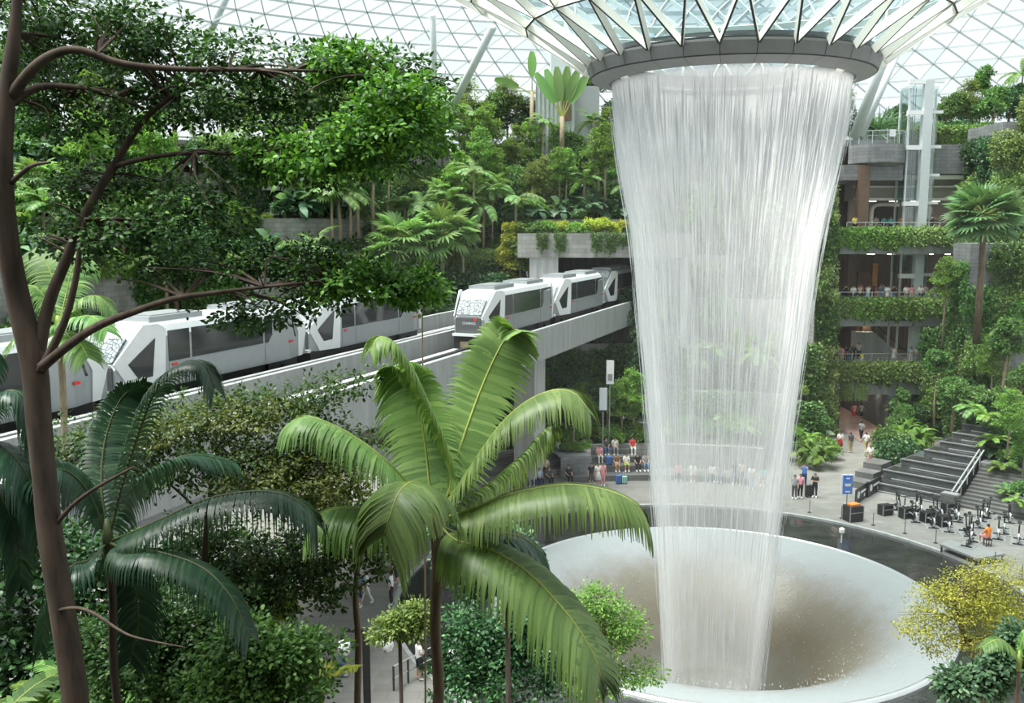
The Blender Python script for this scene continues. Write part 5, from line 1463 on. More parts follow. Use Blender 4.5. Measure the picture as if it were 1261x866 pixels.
# glass lift
LY = 83.4; lx = xat(1130, 20, LY); lift = empty('glass_lift', (lx, LY, zb1)); tag(lift, 'pale steel and glass lift tower rising past the balconies', 'lift')
ztop = zat(99, LY) - zb1
MB().box((.35, 0, ztop / 2), (.75, .75, ztop)).build('main_column', M['steel_paint'], lift)
for dx, dy in ((-1.05, .3), (-1.05, 2.2), (1.5, 1.0)): MB().box((dx, dy, ztop / 2 - .3), (.16, .16, ztop - .6)).build('thin_column', M['steel_paint'], lift)
for py, l in ((101, 0), (139, 0), (182, 0), (217, 1), (251, 0), (290, 0), (340, 0)):
    z = zat(py, LY) - zb1
    if not l: MB().box((-.55, -.1, z), (1.6, .35, .38)).build('cross_beam', M['white_paint'], lift)
    MB().box((1.2, .3, z + .1), (1.3, .3, .25)).build('cross_beam', M['white_paint'], lift)
for i, (py0, py1) in enumerate(((101, 139), (139, 182), (182, 251), (251, 340))):
    z1, z0 = zat(py0, LY) - zb1 - .25, zat(py1, LY) - zb1 + .25
    for c_, d_ in (((-.45, .25, (z0 + z1) / 2), (1.1, .03, z1 - z0)), ((-1.1, 1.2, (z0 + z1) / 2), (.03, 1.8, z1 - z0)), ((1.1, .5, (z0 + z1) / 2), (.9, .03, z1 - z0)), ((.3, 2.3, (z0 + z1) / 2), (2.7, .03, z1 - z0))):
        MB().box(c_, d_).build('glass_pane', M['rail_glass'], lift)
MB().box((.3, 1.3, zat(332, LY) - zb1), (2.2, 1.8, 2.6)).build('lift_car', M['glass'], lift)
MB().box((.3, 1.3, zat(313, LY) - zb1), (2.3, 1.9, .2)).build('car_roof', M['white_paint'], lift)
for dx in (-.35, -.15, .95, 1.15): MB().tube([(dx, 1.2, 1.5), (dx, 1.2, ztop - .4)], .025, 5).build('cable', M['dark_metal'], lift)
# shop with white arched frame
zs = zb3; sx = xat(1090, zs, 91.5)
sh = empty('frozen_yogurt_kiosk', (sx, 91.9, zs)); tag(sh, 'small shop with a rounded white frame and purple sign letters', 'shop')
wh, ww = zat(252, 91.5) - zs, (1108 - 1075) / FPX * 91
pts = [(-ww / 2, -.1, 0), (-ww / 2, -.1, wh - .7), (-ww / 2 + .2, -.1, wh - .2), (-ww / 2 + .7, -.1, wh), (ww / 2, -.1, wh)]
MB().tube(smooth_path(pts, 20), .2, 8).build('white_frame', M['white_paint'], sh, True)
MB().box((.1, .15, wh / 2 - .1), (ww - .1, .1, wh - .1)).build('shop_shade_panel', M['black'], sh)  # flat black panel paints the unlit shop inside
MB().box((.1, -.05, .9), (ww - .5, .3, .08)).build('counter', M['white_paint'], sh)
M['sign_purple'] = plain('sign_purple', (.10, .06, .55), .4)
q = link('sign_lettering', text_mesh('YOLE.DU', .72, 'sign_purple'), sh); q.location = (-.1, -.2, wh + .55); q.rotation_euler = (math.pi / 2, 0, 0)
M['warm'] = plain('warm', (.55, .28, .10), .5)  # plain orange, no glow
for i, (px, z0, w, h, mt, Yy, lab) in enumerate(((1075, zb2, .5, 3.2, 'warm', 92.5, 'narrow orange display column behind the middle balcony'), (1062, zb2, 1.2, 2.4, 'brown', 92, 'brown wooden shop screen behind the middle balcony'), (1110, zb2, 1.6, 2.2, 'brown', 92.4, 'dark brown shelf unit behind the glass lift'), (1172, zb2, 1.2, 2.0, 'brown', 91.8, 'brown counter near the middle balcony end'), (1188, zb2, .9, 2.0, 'white_paint', 90, 'white notice panel near the middle balcony end'), (1058, zb1, 1.0, 3.0, 'warm', 92.8, 'orange column beside the escalator'), (1140, zb1, 2.0, 1.8, 'brown', 91, 'brown counter behind the lowest balcony'))):
    o = MB().box((0, 0, h / 2), (w, .5, h)).box((0, -.28, h - .12), (w + .1, .1, .12)).build('shop_fitting', M[mt]); o.location = GX(px, Yy, z0); tag(o, lab, 'fitting')
m, nt, out = nmat('fill_glow'); e_ = nt.nodes.new('ShaderNodeEmission'); e_.inputs[0].default_value = (1, .88, .7, 1); e_.inputs[1].default_value = 14.0; nt.links.new(e_.outputs[0], out.inputs[0]); M['fill_glow'] = m  # glow for ceiling lights added to brighten the tunnel and balcony levels
def fill_light(x, y, z, w, d, label):
    r = empty('added_fill_light', (x, y, z)); tag(r, label, 'light', 'ceiling lights ' + label.split(' in ')[-1])
    MB().box((0, 0, .03), (w + .1, d + .1, .06)).build('frame', M['white_paint'], r); MB().box((0, 0, -.02), (w, d, .03)).build('lens', M['fill_glow'], r)
for i in range(3): fill_light(xat(1058, 0, 84) + 1.0, 84 + 3.4 * i, zt_tun - .12, 1.6, .35, 'long added fill light in the walkway tunnel')
for i in range(6): fill_light(xat(1048 + 24 * i, zb2, 86), 86.5, P(1100, 313, YF).z - .12, .5, .5, 'square added fill light in the middle balcony level')
for i in range(5): fill_light(xat(1040 + 26 * i, zb1, 86), 86.5, P(1100, 402, YF).z - .12, .5, .5, 'square added fill light in the lowest balcony level')
for i in range(4): fill_light(xat(1072 + 26 * i, zb3, 89), 89.0, zc - .08, .6, .4, 'square added fill light in the shop-level soffit')
# escalator on the lowest balcony level
es = empty('escalator', GX(1083, 86, zb1)); tag(es, 'grey escalator with glass side climbing behind the lowest balcony', 'escalator')
MB().add([(-2.2, 0, 0), (2.4, 0, 0), (2.4, 0, .1), (-.6, 0, 2.6), (-2.2, 0, 2.6), (-2.2, 1.4, 0), (2.4, 1.4, 0), (2.4, 1.4, .1), (-.6, 1.4, 2.6), (-2.2, 1.4, 2.6)], [(0, 1, 2, 3, 4), (9, 8, 7, 6, 5), (1, 6, 7, 2), (2, 7, 8, 3), (3, 8, 9, 4)]).build('truss', M['concrete'], es)
MB().tube([(2.4, 0, .9), (2.2, 0, 1.0), (-.7, 0, 3.5), (-2.0, 0, 3.5)], .05, 6).build('handrail', M['black'], es)
MB().add([(2.3, .02, .1), (2.2, .02, .95), (-.7, .02, 3.4), (-.65, .02, 2.6)], [(0, 1, 2, 3)]).build('glass_side', M['rail_glass'], es)

# ================================================================== CASCADE, STAIRS, PLAZA PROPS
O = Vector((28.4, 59.3, 0)); DD = Vector((.707, .707, 0)); EE = Vector((.707, -.707, 0))
def fr2(a, b2, z): return O - EE * a + DD * b2 + Vector((0, 0, z))
def block(a0, a1, b0, b1, z0, z1, name, mat, parent=None):
    c = fr2((a0 + a1) / 2, (b0 + b1) / 2, (z0 + z1) / 2)
    mb = MB().box((0, 0, 0), (abs(b1 - b0), abs(a1 - a0), z1 - z0))
    o = mb.build(name, M[mat], parent); o.rotation_euler = (0, 0, math.pi / 4); o.location = c if not parent else c - parent.location
    return o
cas = empty('water_cascade', fr2(3, 2, 0)); tag(cas, 'dark stepped stone water cascade beside the broad stairs', 'fountain')
M['wet_stone'] = M['darkstone']; M['water_lip'] = plain('water_lip', (.42, .45, .45), .3)
zc_ = 0
for i, (a1, b0) in enumerate(((5.6, 0), (5.2, 1.5), (4.6, 3.0), (3.6, 4.4), (3.0, 5.6), (2.6, 6.8), (2.4, 8.0), (2.2, 9.4))):
    h = .6 if i < 4 else .5
    block(.1 + .0 * i, a1, b0, b0 + 3.4 + (0 if i < 4 else 1), max(zc_ - .6, 0), zc_ + h, 'basin_wall', 'darkstone', cas)
    block(.1, a1 + .05, b0 - .05, b0 + .12, zc_ + h - .04, zc_ + h + .04, 'water_lip', 'slate', cas)
    block(.25, a1 - .15, b0 + .2, b0 + 1.5, zc_ + h, zc_ + h + .02, 'basin_water', 'water_dark', cas)
    block(.5, a1 - .6, b0 - .04, b0 + .02, zc_ + .05, zc_ + .11, 'overflow_line', 'water_lip', cas)  # thin pale line of overflowing water
    zc_ += h
for i in range(3):
    o = block(5.7, 7.0, i * 1.25 - .2, i * 1.25 + 1.5, 0, .45 + .42 * i, 'stone_bench', 'stepstone')
    tag(o, ('lowest', 'middle', 'top')[i] + ' stepped stone bench at the end of the water cascade', 'bench')
stw = empty('stairs', fr2(-4, 1.5, 0)); struct(stw, 'broad dark stone stairs beside the cascade', 'stairs')
for i in range(12):
    block(-9, -.3, .2 + i * .36, 5.2, i * .17, i * .17 + .165, 'step', 'stepstone', stw)
block(-.3, .1, 0, 6.2, 0, .3, 'stringer', 'darkstone', stw)
hr = empty('stair_handrail', fr2(-.1, 0, 0)); tag(hr, 'bright double steel handrail climbing beside the cascade', 'handrail')
def relp(p, r): return p - r.location
for off in (0, -.28):
    MB().tube([relp(fr2(off, -.1, 1.0), hr), relp(fr2(off, 4.5, 3.0), hr)], .055, 8).build('rail', M['steel'], hr)
for k in range(5): MB().tube([relp(fr2(-.1, .2 + k * 1.05, .1 + k * .46), hr), relp(fr2(-.1, .2 + k * 1.05, 1.08 + k * .46), hr)], .035, 6).build('post', M['steel'], hr)
o = block(-.6, .5, -.7, -.1, 0, .95, 'stair_lectern', 'stepstone'); tag(o, 'small stone plinth with a pale panel at the foot of the handrail', 'plinth')
q = MB().box((0, 0, .5), (.5, .9, .04)).build('panel', M['steel'], o)
# planter walls on the right of the stairs
for i, (a0, a1, b0, b1, h) in enumerate(((-16, -3.2, .6, 3.5, 1.2), (-14, 0, 4.6, 12, 2.1), (-14, -1.5, 6.5, 14, 3.4), (-14, -.5, 9.5, 16, 5.0))):
    o = block(a0, a1, b0, b1, 0, h, 'wall_planter', 'slate'); struct(o, 'dark planter wall beside the stairs', 'wall')
PB = 'in the planters beside the stairs'
for px, py, z, k, s in ((1250, 618, 1.2, 'fern', .7), (1262, 612, 1.2, 'shrub', .8), (1240, 606, 1.2, 'fern_dark', .7), (1258, 600, 1.2, 'slender_layer', .5), (1235, 578, 2.1, 'fern', 1.0), (1248, 572, 2.1, 'shrub_fresh', 1.0), (1262, 575, 2.1, 'shrub', 1.2), (1226, 565, 2.1, 'bigleaf', .9), (1240, 560, 3.4, 'layered_green', .7),
                       (1222, 545, 3.4, 'fern', 1.1), (1236, 540, 3.4, 'shrub', 1.2), (1250, 538, 3.4, 'fern_dark', 1.2), (1262, 540, 3.4, 'palm', .7), (1210, 530, 3.4, 'bigleaf', 1.1), (1215, 515, 5.0, 'fern', 1.2), (1228, 508, 5.0, 'shrub', 1.4), (1242, 505, 5.0, 'fern', 1.3), (1256, 505, 5.0, 'round', .7), (1200, 505, 5.0, 'fern_dark', 1.2), (1190, 498, 5.0, 'shrub', 1.3), (1220, 490, 5.0, 'layered_green', .8), (1240, 480, 5.0, 'slender', .8)):
    put(k, G(px, py, z - .08), PB, s)
# greenery between cascade and walkway
for px, py, k, s, Y in ((1100, 575, 'shrub_dark', 1.5, 0), (1108, 565, 'fern', 1.5, 0), (1095, 560, 'shrub', 1.7, 0), (1120, 556, 'bigleaf_fresh', 1.4, 0), (1135, 552, 'fern', 1.5, 0), (1112, 545, 'round', .6, 0), (1128, 540, 'round_dark', .6, 0), (1145, 540, 'layered_green', .7, 0), (1155, 535, 'bigleaf', 1.6, 0), (1110, 535, 'climber', 1.3, 0), (1165, 530, 'round', .7, 0), (1180, 540, 'shrub', 1.5, 0), (1088, 566, 'fern_dark', 1.2, 0), (1140, 530, 'round', .65, 0)):
    put(k, G(px, py, 0), 'between the walkway and the cascade', s)
for px, py, k, s in ((1003, 575, 'bigleaf_fresh', 1.2), (1010, 565, 'shrub_fresh', 1.3), (1000, 560, 'shrub', 1.4), (1013, 552, 'fern', 1.3), (1005, 550, 'round', .7), (996, 552, 'bigleaf', 1.3)):
    put(k, G(px, py, 0), 'at the foot of the green pier', s)
# luggage
def suitcase(loc, rz, col, label, s=1.0):
    r = empty('suitcase', loc, rz, s); tag(r, label, 'suitcase')
    me = MB().box((0, 0, .36), (.42, .24, .58)).mesh('shell', M['cloth_' + col]); o = link('shell', me, r); b = o.modifiers.new('b', 'BEVEL'); b.width = .04; b.segments = 2
    for k in range(4): MB().box((-.15 + .1 * k, -.125, .36), (.03, .02, .5)).build('groove', M['dark_metal'], o)
    for dx in (-.16, .16):
        for dy in (-.08, .08): MB().tube([(dx - .02, dy, .035), (dx + .02, dy, .035)], .035, 8).build('wheel', M['black'], r)
    MB().tube([(-.1, .08, .62), (-.1, .08, .95), (.1, .08, .95), (.1, .08, .62)], .012, 5).build('pull_handle', M['steel'], r)
suitcase(hit(762, 20.6, 0), .4, 'blue', 'royal blue suitcase standing before the seating steps')
suitcase(hit(769, 20.6, 0), .2, 'mint', 'mint green suitcase standing before the seating steps', .85)
suitcase(hit(750, 22.6, .84), .2, 'blue', 'dark blue suitcase beside a sitting person on the steps')
suitcase(G(996, 612, 0), .3, 'black', 'black suitcase beside the person in black at the pool edge', 1.25)
# blue sign on a stand
sg = empty('sign_stand', G(1042, 634, 0)); tag(sg, 'blue notice board with white lettering on a thin stand', 'sign')
MB().tube([(0, 0, 0), (0, 0, 1.5)], .025, 6).build('pole', M['dark_metal'], sg); MB().box((0, 0, .02), (.4, .3, .04)).build('base', M['dark_metal'], sg)
MB().box((-.05, .02, 1.95), (.72, .05, 1.25)).build('white_back', M['white_paint'], sg)
MB().box((.0, -.03, 1.95), (.6, .05, 1.2)).build('blue_board', M['cloth_blue'], sg)
for zz, ww_ in ((2.35, .22), (1.98, .4), (1.88, .34), (1.5, .3)): MB().box((0, -.06, zz), (ww_, .01, .07)).build('white_print', M['white_paint'], sg)
# equipment case with orange cloth
def flightcase(px, py, d, label, top=None):
    r = empty('flight_case', G(px, py, 0), .3); tag(r, label, 'case')
    MB().box((0, 0, d[2] / 2), d).build('shell', M['black'], r)
    for sx in (-1, 1):
        for sy in (-1, 1): MB().box((sx * d[0] / 2, sy * d[1] / 2, d[2] / 2), (.05, .05, d[2] + .02)).build('edge_trim', M['grey_metal'], r)
    MB().box((0, -d[1] / 2, d[2] * .6), (d[0], .03, .04)).build('lid_seam', M['grey_metal'], r)
    if top: MB().box((.05, .05, d[2] + .05), (d[0] * .7, d[1] * .6, .12)).build('cloth', M['cloth_' + top], r)
flightcase(1050, 641, (.95, .75, .95), 'black equipment case with an orange cloth on top', 'orange')
for px, py, n_ in ((1090, 634, 'beside the banners'), (1116, 638, 'below the cascade lip'), (1142, 643, 'between the exercise bikes'), (1162, 648, 'nearest the stage'), (1168, 632, 'under the stair plinth')):
    flightcase(px, py, (.75, .55, .65), 'squat black speaker case ' + n_)
# banners
for px0, py0, px1, py1, n_ in ((1053, 622, 1067, 612, 'nearer the orange cloth'), (1068, 613, 1084, 603, 'next to the stone benches')):
    a, b2 = G(px0, py0, 0), G(px1, py1, 0); d = b2 - a
    r = empty('banner', a, math.atan2(d.y, d.x)); tag(r, 'black banner board with a white emblem ' + n_, 'banner')
    Lb = d.length
    MB().box((Lb / 2, 0, .5), (Lb, .06, 1.0)).build('board', M['black'], r)
    MB().tube([(Lb * .22, -.035, .55), (Lb * .22, -.05, .55)], .24, 14).build('round_emblem', M['white_paint'], r)
    MB().box((Lb * .62, -.04, .62), (Lb * .45, .02, .14)).build('white_stripe', M['white_paint'], r)
    MB().box((Lb * .75, -.04, .3), (.2, .02, .2)).build('small_mark', M['white_paint'], r)
# exercise bikes
bk = empty('exercise_bike'); bparts = []
def bp_(mb, name, mat): o = mb.build(name, M[mat], bk); bparts.append(o); return o
bp_(MB().box((0, .5, .04), (.5, .08, .07)).box((0, -.5, .04), (.5, .08, .07)).bar((0, -.5, .08), (0, .5, .08), .08, .06), 'base_frame', 'black')
bp_(MB().tube([(-.03, .38, .34), (.03, .38, .34)], .25, 18).tube([(-.045, .38, .34), (.045, .38, .34)], .06, 8), 'flywheel', 'steel')
bp_(MB().tube([(-.05, .38, .34), (.05, .38, .34)], .18, 16), 'wheel_disc', 'black')
bp_(MB().tube([(0, -.5, .1), (0, .38, .36), (0, .42, .95)], .035, 6).tube([(0, 0, .2), (0, -.25, .85)], .035, 6), 'frame', 'black')
bp_(MB().tube([(0, -.38, .92), (0, -.1, .94)], [.1, .03], 8), 'saddle', 'black')
bp_(MB().tube([(-.2, .62, 1.1), (-.2, .35, 1.05), (.2, .35, 1.05), (.2, .62, 1.1)], .022, 6).tube([(0, .42, .9), (0, .4, 1.06)], .025, 6), 'handlebar', 'dark_metal')
bp_(MB().tube([(-.1, 0, .25), (.1, 0, .4)], .03, 6).box((-.16, 0, .22), (.1, .12, .03)).box((.16, 0, .43), (.1, .12, .03)), 'pedals', 'steel')
bp_(MB().box((0, 0, .012), (.7, 1.4, .02)), 'floor_mat', 'grey_metal')
proto('bike', bk, bparts)
for px, py in ((1109, 632), (1104, 626), (1124, 641), (1133, 632), (1128, 628), (1147, 648), (1155, 637), (1150, 632), (1168, 653), (1180, 641), (1176, 637), (1190, 658), (1194, 656), (1204, 648), (1217, 636), (1242, 642), (1210, 640), (1229, 662), (1254, 668), (1236, 655)):
    p = G(px, py, 0)
    place('bike', p, 'black exercise bike with a steel flywheel parked on the plaza', 'exercise bike', 'exercise bikes on the plaza', facing(p, 24, 46) + RR.uniform(-.2, .2), 1.15)
# low stage
c4 = [G(1157.5, 670, .45), G(1169, 664.5, .45), G(1238, 682, .45), G(1203.4, 688, .45)]
cc = sum(c4, Vector()) / 4; cc.z = 0
stg = empty('low_stage', cc); tag(stg, 'low black stage platform at the pool edge', 'stage')
MB().prism([tuple((p - cc).xy) for p in c4], .33, .45).build('deck', M['grey_metal'], stg)
for p in c4: MB().tube([(p - cc).xy.to_3d() * .93, (p - cc).xy.to_3d() * .93 + Vector((0, 0, .35))], .05, 6).build('leg', M['black'], stg)
p = G(1194, 671, .45); place('bike', p, 'exercise bike on the low black stage', 'exercise bike', None, facing(p, 32, 58), 1.15)
p = G(1216, 672, 0.02); person('sit', p, facing(p, 24, 60), 'orange', 'pink', 'behind the low stage', 'shorts')
stl = empty('low_stool', (p.x, p.y, 0)); tag(stl, 'low black stool under the person in orange', 'stool')
MB().box((0, .0, .40), (.36, .34, .06)).build('seat', M['black'], stl)
for sx in (-.14, .14):
    for sy in (-.13, .13): MB().box((sx, sy, .19), (.04, .04, .38)).build('leg', M['dark_metal'], stl)
# barrier posts along the pool edge
for i in range(9):
    a = rad(8 + i * 7.0)
    o = MB().tube([(0, 0, 0), (0, 0, .8)], .02, 6).tube([(0, 0, 0), (0, 0, .03)], .12, 10).build('barrier_post', M['dark_metal']); o.location = (AX + 16.4 * math.cos(a), AY + 16.4 * math.sin(a), 0)
    tag(o, 'thin dark barrier post along the pool kerb', 'post', 'barrier posts along the pool kerb')
# small light in the dark water
o = MB().tube([(0, 0, -.12), (0, 0, .5)], .04, 8).lathe([(.05, .5), (.16, .6), (.16, .8), (.05, .9)], 10).build('pool_light', M['cream']); o.location = G(1036, 668, -.1); tag(o, 'small pinkish-white lamp standing in the dark water', 'lamp')
# white lamp boxes / boards behind the steps
o = empty('sign_board', GX(742, 67.5, 1.7)); tag(o, 'tall grey information board in the greenery behind the steps', 'sign')
z0 = zat(505, 67.5) - 1.7; z1 = zat(478, 67.5) - 1.7
MB().box((0, 0, (z0 + z1) / 2), (.55, .12, z1 - z0)).build('board', M['steel_paint'], o); MB().tube([(0, 0.02, -.2), (0, 0.02, z0)], .05, 6).build('pole', M['grey_metal'], o)
o = empty('sign_board', GX(750, 69, 1.7)); tag(o, 'tall white display board above the greenery behind the steps', 'sign')
z0 = zat(473, 69) - 1.7; z1 = zat(444, 69) - 1.7
MB().box((0, 0, (z0 + z1) / 2), (.55, .12, z1 - z0)).build('board', M['white_paint'], o); MB().tube([(0, 0.02, -.2), (0, 0.02, z0)], .05, 6).build('pole', M['grey_metal'], o)
MB().box((0, -.07, z0 + .5), (.35, .02, .5)).build('print', M['grey_metal'], o)
# planter box among the seats
o = MB().lathe([(22.0, .4), (22.0, 1.75), (24.9, 1.75)], 10, (AX, AY), rad(101), rad(107)).build('wall_seatplanter', M['slate']); struct(o, 'dark planter box among the seating steps', 'planter')
for px in (700, 708, 716): put('shrub_fresh', hit(px, 23.5, 1.7), 'in the planter among the steps', .6)
put('slender_layer', hit(706, 23.6, 1.7), 'in the planter among the steps', .55)
# stairs behind the falling water
bs = empty('stairs', hit(868, 27, 0)); struct(bs, 'flight of stone stairs seen through the falling water', 'stairs')
for i in range(14):
    R = 24.6 + i * .62
    mb = MB().lathe([(R, max(i * .32 - .4, 0)), (R, .32 * (i + 1)), (R + .75, .32 * (i + 1))], 6, (AX, AY), rad(86.5), rad(92.5)); rel(mb, bs).build('step', M['stepstone'], bs)
for an in (86.8, 92.3):
    mb = MB().tube([pol(24.6, rad(an), 1.2), pol(33, rad(an), 5.4)], .05, 6); rel(mb, bs).build('handrail', M['white_paint'], bs)
# lamp post on the plaza
lp = empty('lamp_post', G(453, 905, 0), 0.2); tag(lp, 'black square lamp post with two arms carrying white lamps', 'lamp post')
zt2 = P(452, 775, lp.location.y).z
MB().box((0, 0, zt2 / 2), (.26, .26, zt2)).build('post', M['black'], lp)
for s in (-1, 1):
    MB().bar((0, 0, zt2 - .1), (s * .75, .0, zt2 + (.05 if s < 0 else -.12)), .1, .12).build('arm', M['black'], lp)
    MB().tube([(s * .75, 0, zt2 - .1), (s * .75, 0, zt2 - .4)], .02, 5).build('hanger', M['black'], lp)
    MB().lathe([(.03, -.3 + .0), (.2, -.4), (.22, -.7), (.16, -.85), (.02, -.88)], 14).xform(Matrix.Translation((s * .75, 0, zt2))).build('lamp_globe', M['white_paint'], lp, True)
rl = empty('garden_railing', G(520, 832, 0), .9); tag(rl, 'grey metal railing around the planting bed below the palm', 'railing')
for zz in (.5, 1.0): MB().tube([(-1.6, 0, zz), (1.6, 0, zz)], .03, 6).build('rail', M['steel'], rl)
for k in range(5): MB().box((-1.6 + .8 * k, 0, .5), (.06, .06, 1.0)).build('post', M['dark_metal'], rl)
# ================================================================== FOREGROUND PLANTS
gf = np.random.default_rng(5)
BK = 7.2
o = MB().prism([(-16, 3), (1.5, 3), (1.5, 16.5), (-2, 18.5), (-16, 18.5)], 0, BK, 0, 1).build('floor_bank', [M['wallstone'], M['soil']]); struct(o, 'raised planted bank below the viewpoint', 'bank')
def blob(px, py, rx, ry, Y, d=.8):
    c = P(px, py, Y); k = Y / FPX
    return (c.x, c.y, c.z, rx * k, rx * k * d, ry * k)
def path_px(pts): return [P(*p) for p in pts]
def big_tree(name, label, trunk, branches, blobs, n, L_, W_, leaf, bark, ground, clump=11, csize=.16, up=.55, twigs=3, shell=.25, extra=()):
    # trunk: list of (px,py,Y,radius); the first point is dropped to the ground
    pts = [P(a, b, c) for a, b, c, _ in trunk]; rr = [t[3] for t in trunk]
    base = Vector((pts[0].x, pts[0].y, ground))
    r = empty(name, base); tag(r, label, 'tree')
    def rl(ps): return [p - base for p in ps]
    path = [Vector((0, 0, -.2))] + rl(smooth_path(pts, 5 * (len(pts) - 1)))
    rad_ = [rr[0] * 1.15] + list(np.interp(np.linspace(0, len(rr) - 1, 5 * (len(rr) - 1) + 1), range(len(rr)), rr))
    MB().tube(path, rad_, 12).build('trunk', M[bark], r, True)
    skel = list(rl(pts))
    for br in branches:
        bp = [P(a, b, c) for a, b, c, _ in br]; q = [t[3] for t in br]
        sp = rl(smooth_path(bp, 5 * (len(bp) - 1)))
        MB().tube(sp, list(np.interp(np.linspace(0, len(q) - 1, len(sp)), range(len(q)), q)), 8).build('branch', M[bark], r, True)
        skel += sp
    B = [(x - base.x, y - base.y, z - base.z, a, b, c) for x, y, z, a, b, c in blobs]
    tw = MB()
    for b in B:
        c = Vector(b[:3])
        s = min(skel, key=lambda p: (p - c).length)
        for k in range(twigs):
            e = c + Vector((gf.uniform(-1, 1) * b[3], gf.uniform(-1, 1) * b[4], gf.uniform(-.8, .8) * b[5]))
            mid = s.lerp(e, .5) + Vector((gf.normal() * .06, gf.normal() * .06, .05))
            d = (e - s).length
            tw.tube(smooth_path([s, mid, e], 6), [.016 * min(1, d) + .004] * 3 + [.008] * 2 + [.005] * 2, 4)
    tw.build('twigs', M[bark], r)
    V, F = cloud(gf, B, n, L_, W_, clump, csize, up, True, shell, -1)
    f = link('foliage', npmesh('foliage', V, F, M[leaf]), r)
    for (bl, n2, l2, w2, lf2) in extra:
        B2 = [(x - base.x, y - base.y, z - base.z, a, b, c) for x, y, z, a, b, c in bl]
        V, F = cloud(gf, B2, n2, l2, w2, clump, csize, up, True, shell, -1)
        link('foliage', npmesh('foliage', V, F, M[lf2]), r)
    return r
Y0 = 10.0
tr = [(92, 850, 10, .14), (75, 740, 10, .135), (62, 660, 10, .13), (55, 590, 10, .125), (48, 520, 10, .13), (42, 450, 10, .135), (24, 375, 10, .12), (10, 300, 9.9, .11), (3, 210, 9.8, .10), (8, 120, 9.8, .085), (18, 40, 9.8, .06), (22, -20, 9.8, .04)]
brs_ = [[(45, 450, 10, .075), (60, 375, 10.1, .065), (85, 312, 10.2, .058), (106, 262, 10.2, .052), (140, 205, 10.3, .045), (175, 150, 10.3, .035), (218, 115, 10.4, .024), (265, 98, 10.5, .012)],
        [(50, 458, 9.9, .055), (78, 400, 9.9, .042), (92, 350, 9.9, .036), (98, 310, 9.9, .03), (104, 270, 9.9, .02)],
        [(52, 452, 9.8, .06), (85, 425, 9.7, .05), (120, 402, 9.7, .045), (165, 384, 9.7, .038), (215, 368, 9.7, .032), (270, 360, 9.8, .025), (340, 352, 9.9, .016), (420, 345, 10, .010)],
        [(14, 118, 9.8, .06), (40, 85, 9.7, .052), (68, 66, 9.7, .046), (100, 62, 9.7, .04), (150, 78, 9.8, .036), (220, 85, 9.9, .03), (300, 86, 10, .024), (400, 88, 10, .014), (480, 95, 10, .008)],
        [(10, 130, 9.8, .045), (45, 108, 9.9, .038), (85, 107, 10, .032), (130, 115, 10.1, .026), (178, 134, 10.2, .016)],
        [(138, 206, 10.3, .032), (180, 195, 10.2, .026), (240, 188, 10.2, .022), (330, 190, 10.1, .016), (420, 178, 10.1, .009), (500, 165, 10.1, .006)],
        [(14, 225, 9.8, .03), (38, 205, 9.6, .022), (62, 200, 9.5, .012)],
        [(66, 650, 10, .03), (90, 622, 9.9, .025), (120, 600, 9.8, .02), (165, 575, 9.8, .012)],
        [(70, 752, 9.9, .022), (95, 749, 9.8, .02), (118, 757, 9.7, .018), (145, 775, 9.6, .015), (170, 786, 9.5, .012), (230, 798, 9.5, .007)]]
cl = [(80, 30, 105, 45), (190, 45, 100, 42), (40, 70, 60, 40), (280, 75, 90, 38), (380, 95, 90, 42), (460, 125, 80, 48), (495, 85, 42, 32), (430, 75, 60, 22), (350, 160, 110, 36), (450, 185, 95, 36), (520, 165, 40, 30), (545, 110, 20, 20), (250, 120, 90, 36),
      (105, 140, 75, 30), (150, 105, 70, 30), (180, 285, 100, 55), (90, 230, 60, 50), (250, 255, 75, 45), (330, 325, 120, 34), (420, 340, 90, 30), (230, 330, 90, 28), (380, 210, 75, 26), (300, 205, 70, 26), (150, 225, 70, 35), (60, 160, 50, 30), (120, 300, 60, 40), (300, 385, 90, 22), (400, 310, 60, 26), (60, 290, 30, 40), (380, 365, 70, 20), (170, 60, 90, 30), (60, 120, 50, 20), (330, 120, 80, 24), (30, 25, 50, 30), (140, 15, 80, 20), (220, 140, 60, 18)]
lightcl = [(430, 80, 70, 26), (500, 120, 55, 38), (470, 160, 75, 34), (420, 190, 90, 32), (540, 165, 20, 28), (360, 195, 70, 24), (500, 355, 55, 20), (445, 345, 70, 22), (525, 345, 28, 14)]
Yb = lambda px, py: 10.1 + .35 * math.sin(px * .031 + py * .017)
big_tree('spreading_tree', 'tall dark-trunked tree with spreading layered branches in front of the trains', tr, brs_, [blob(a, b, c, d * .85, Yb(a, b) + .35, .75) for a, b, c, d in cl], 30000, .062, .036, 'lf_tree_backlit', 'bark_dark', BK, 18, .13, .6, 6, .02,
         [([blob(a, b, c, d, Yb(a, b) - .2, .8) for a, b, c, d in lightcl], 12500, .066, .038, 'lf_tree')])
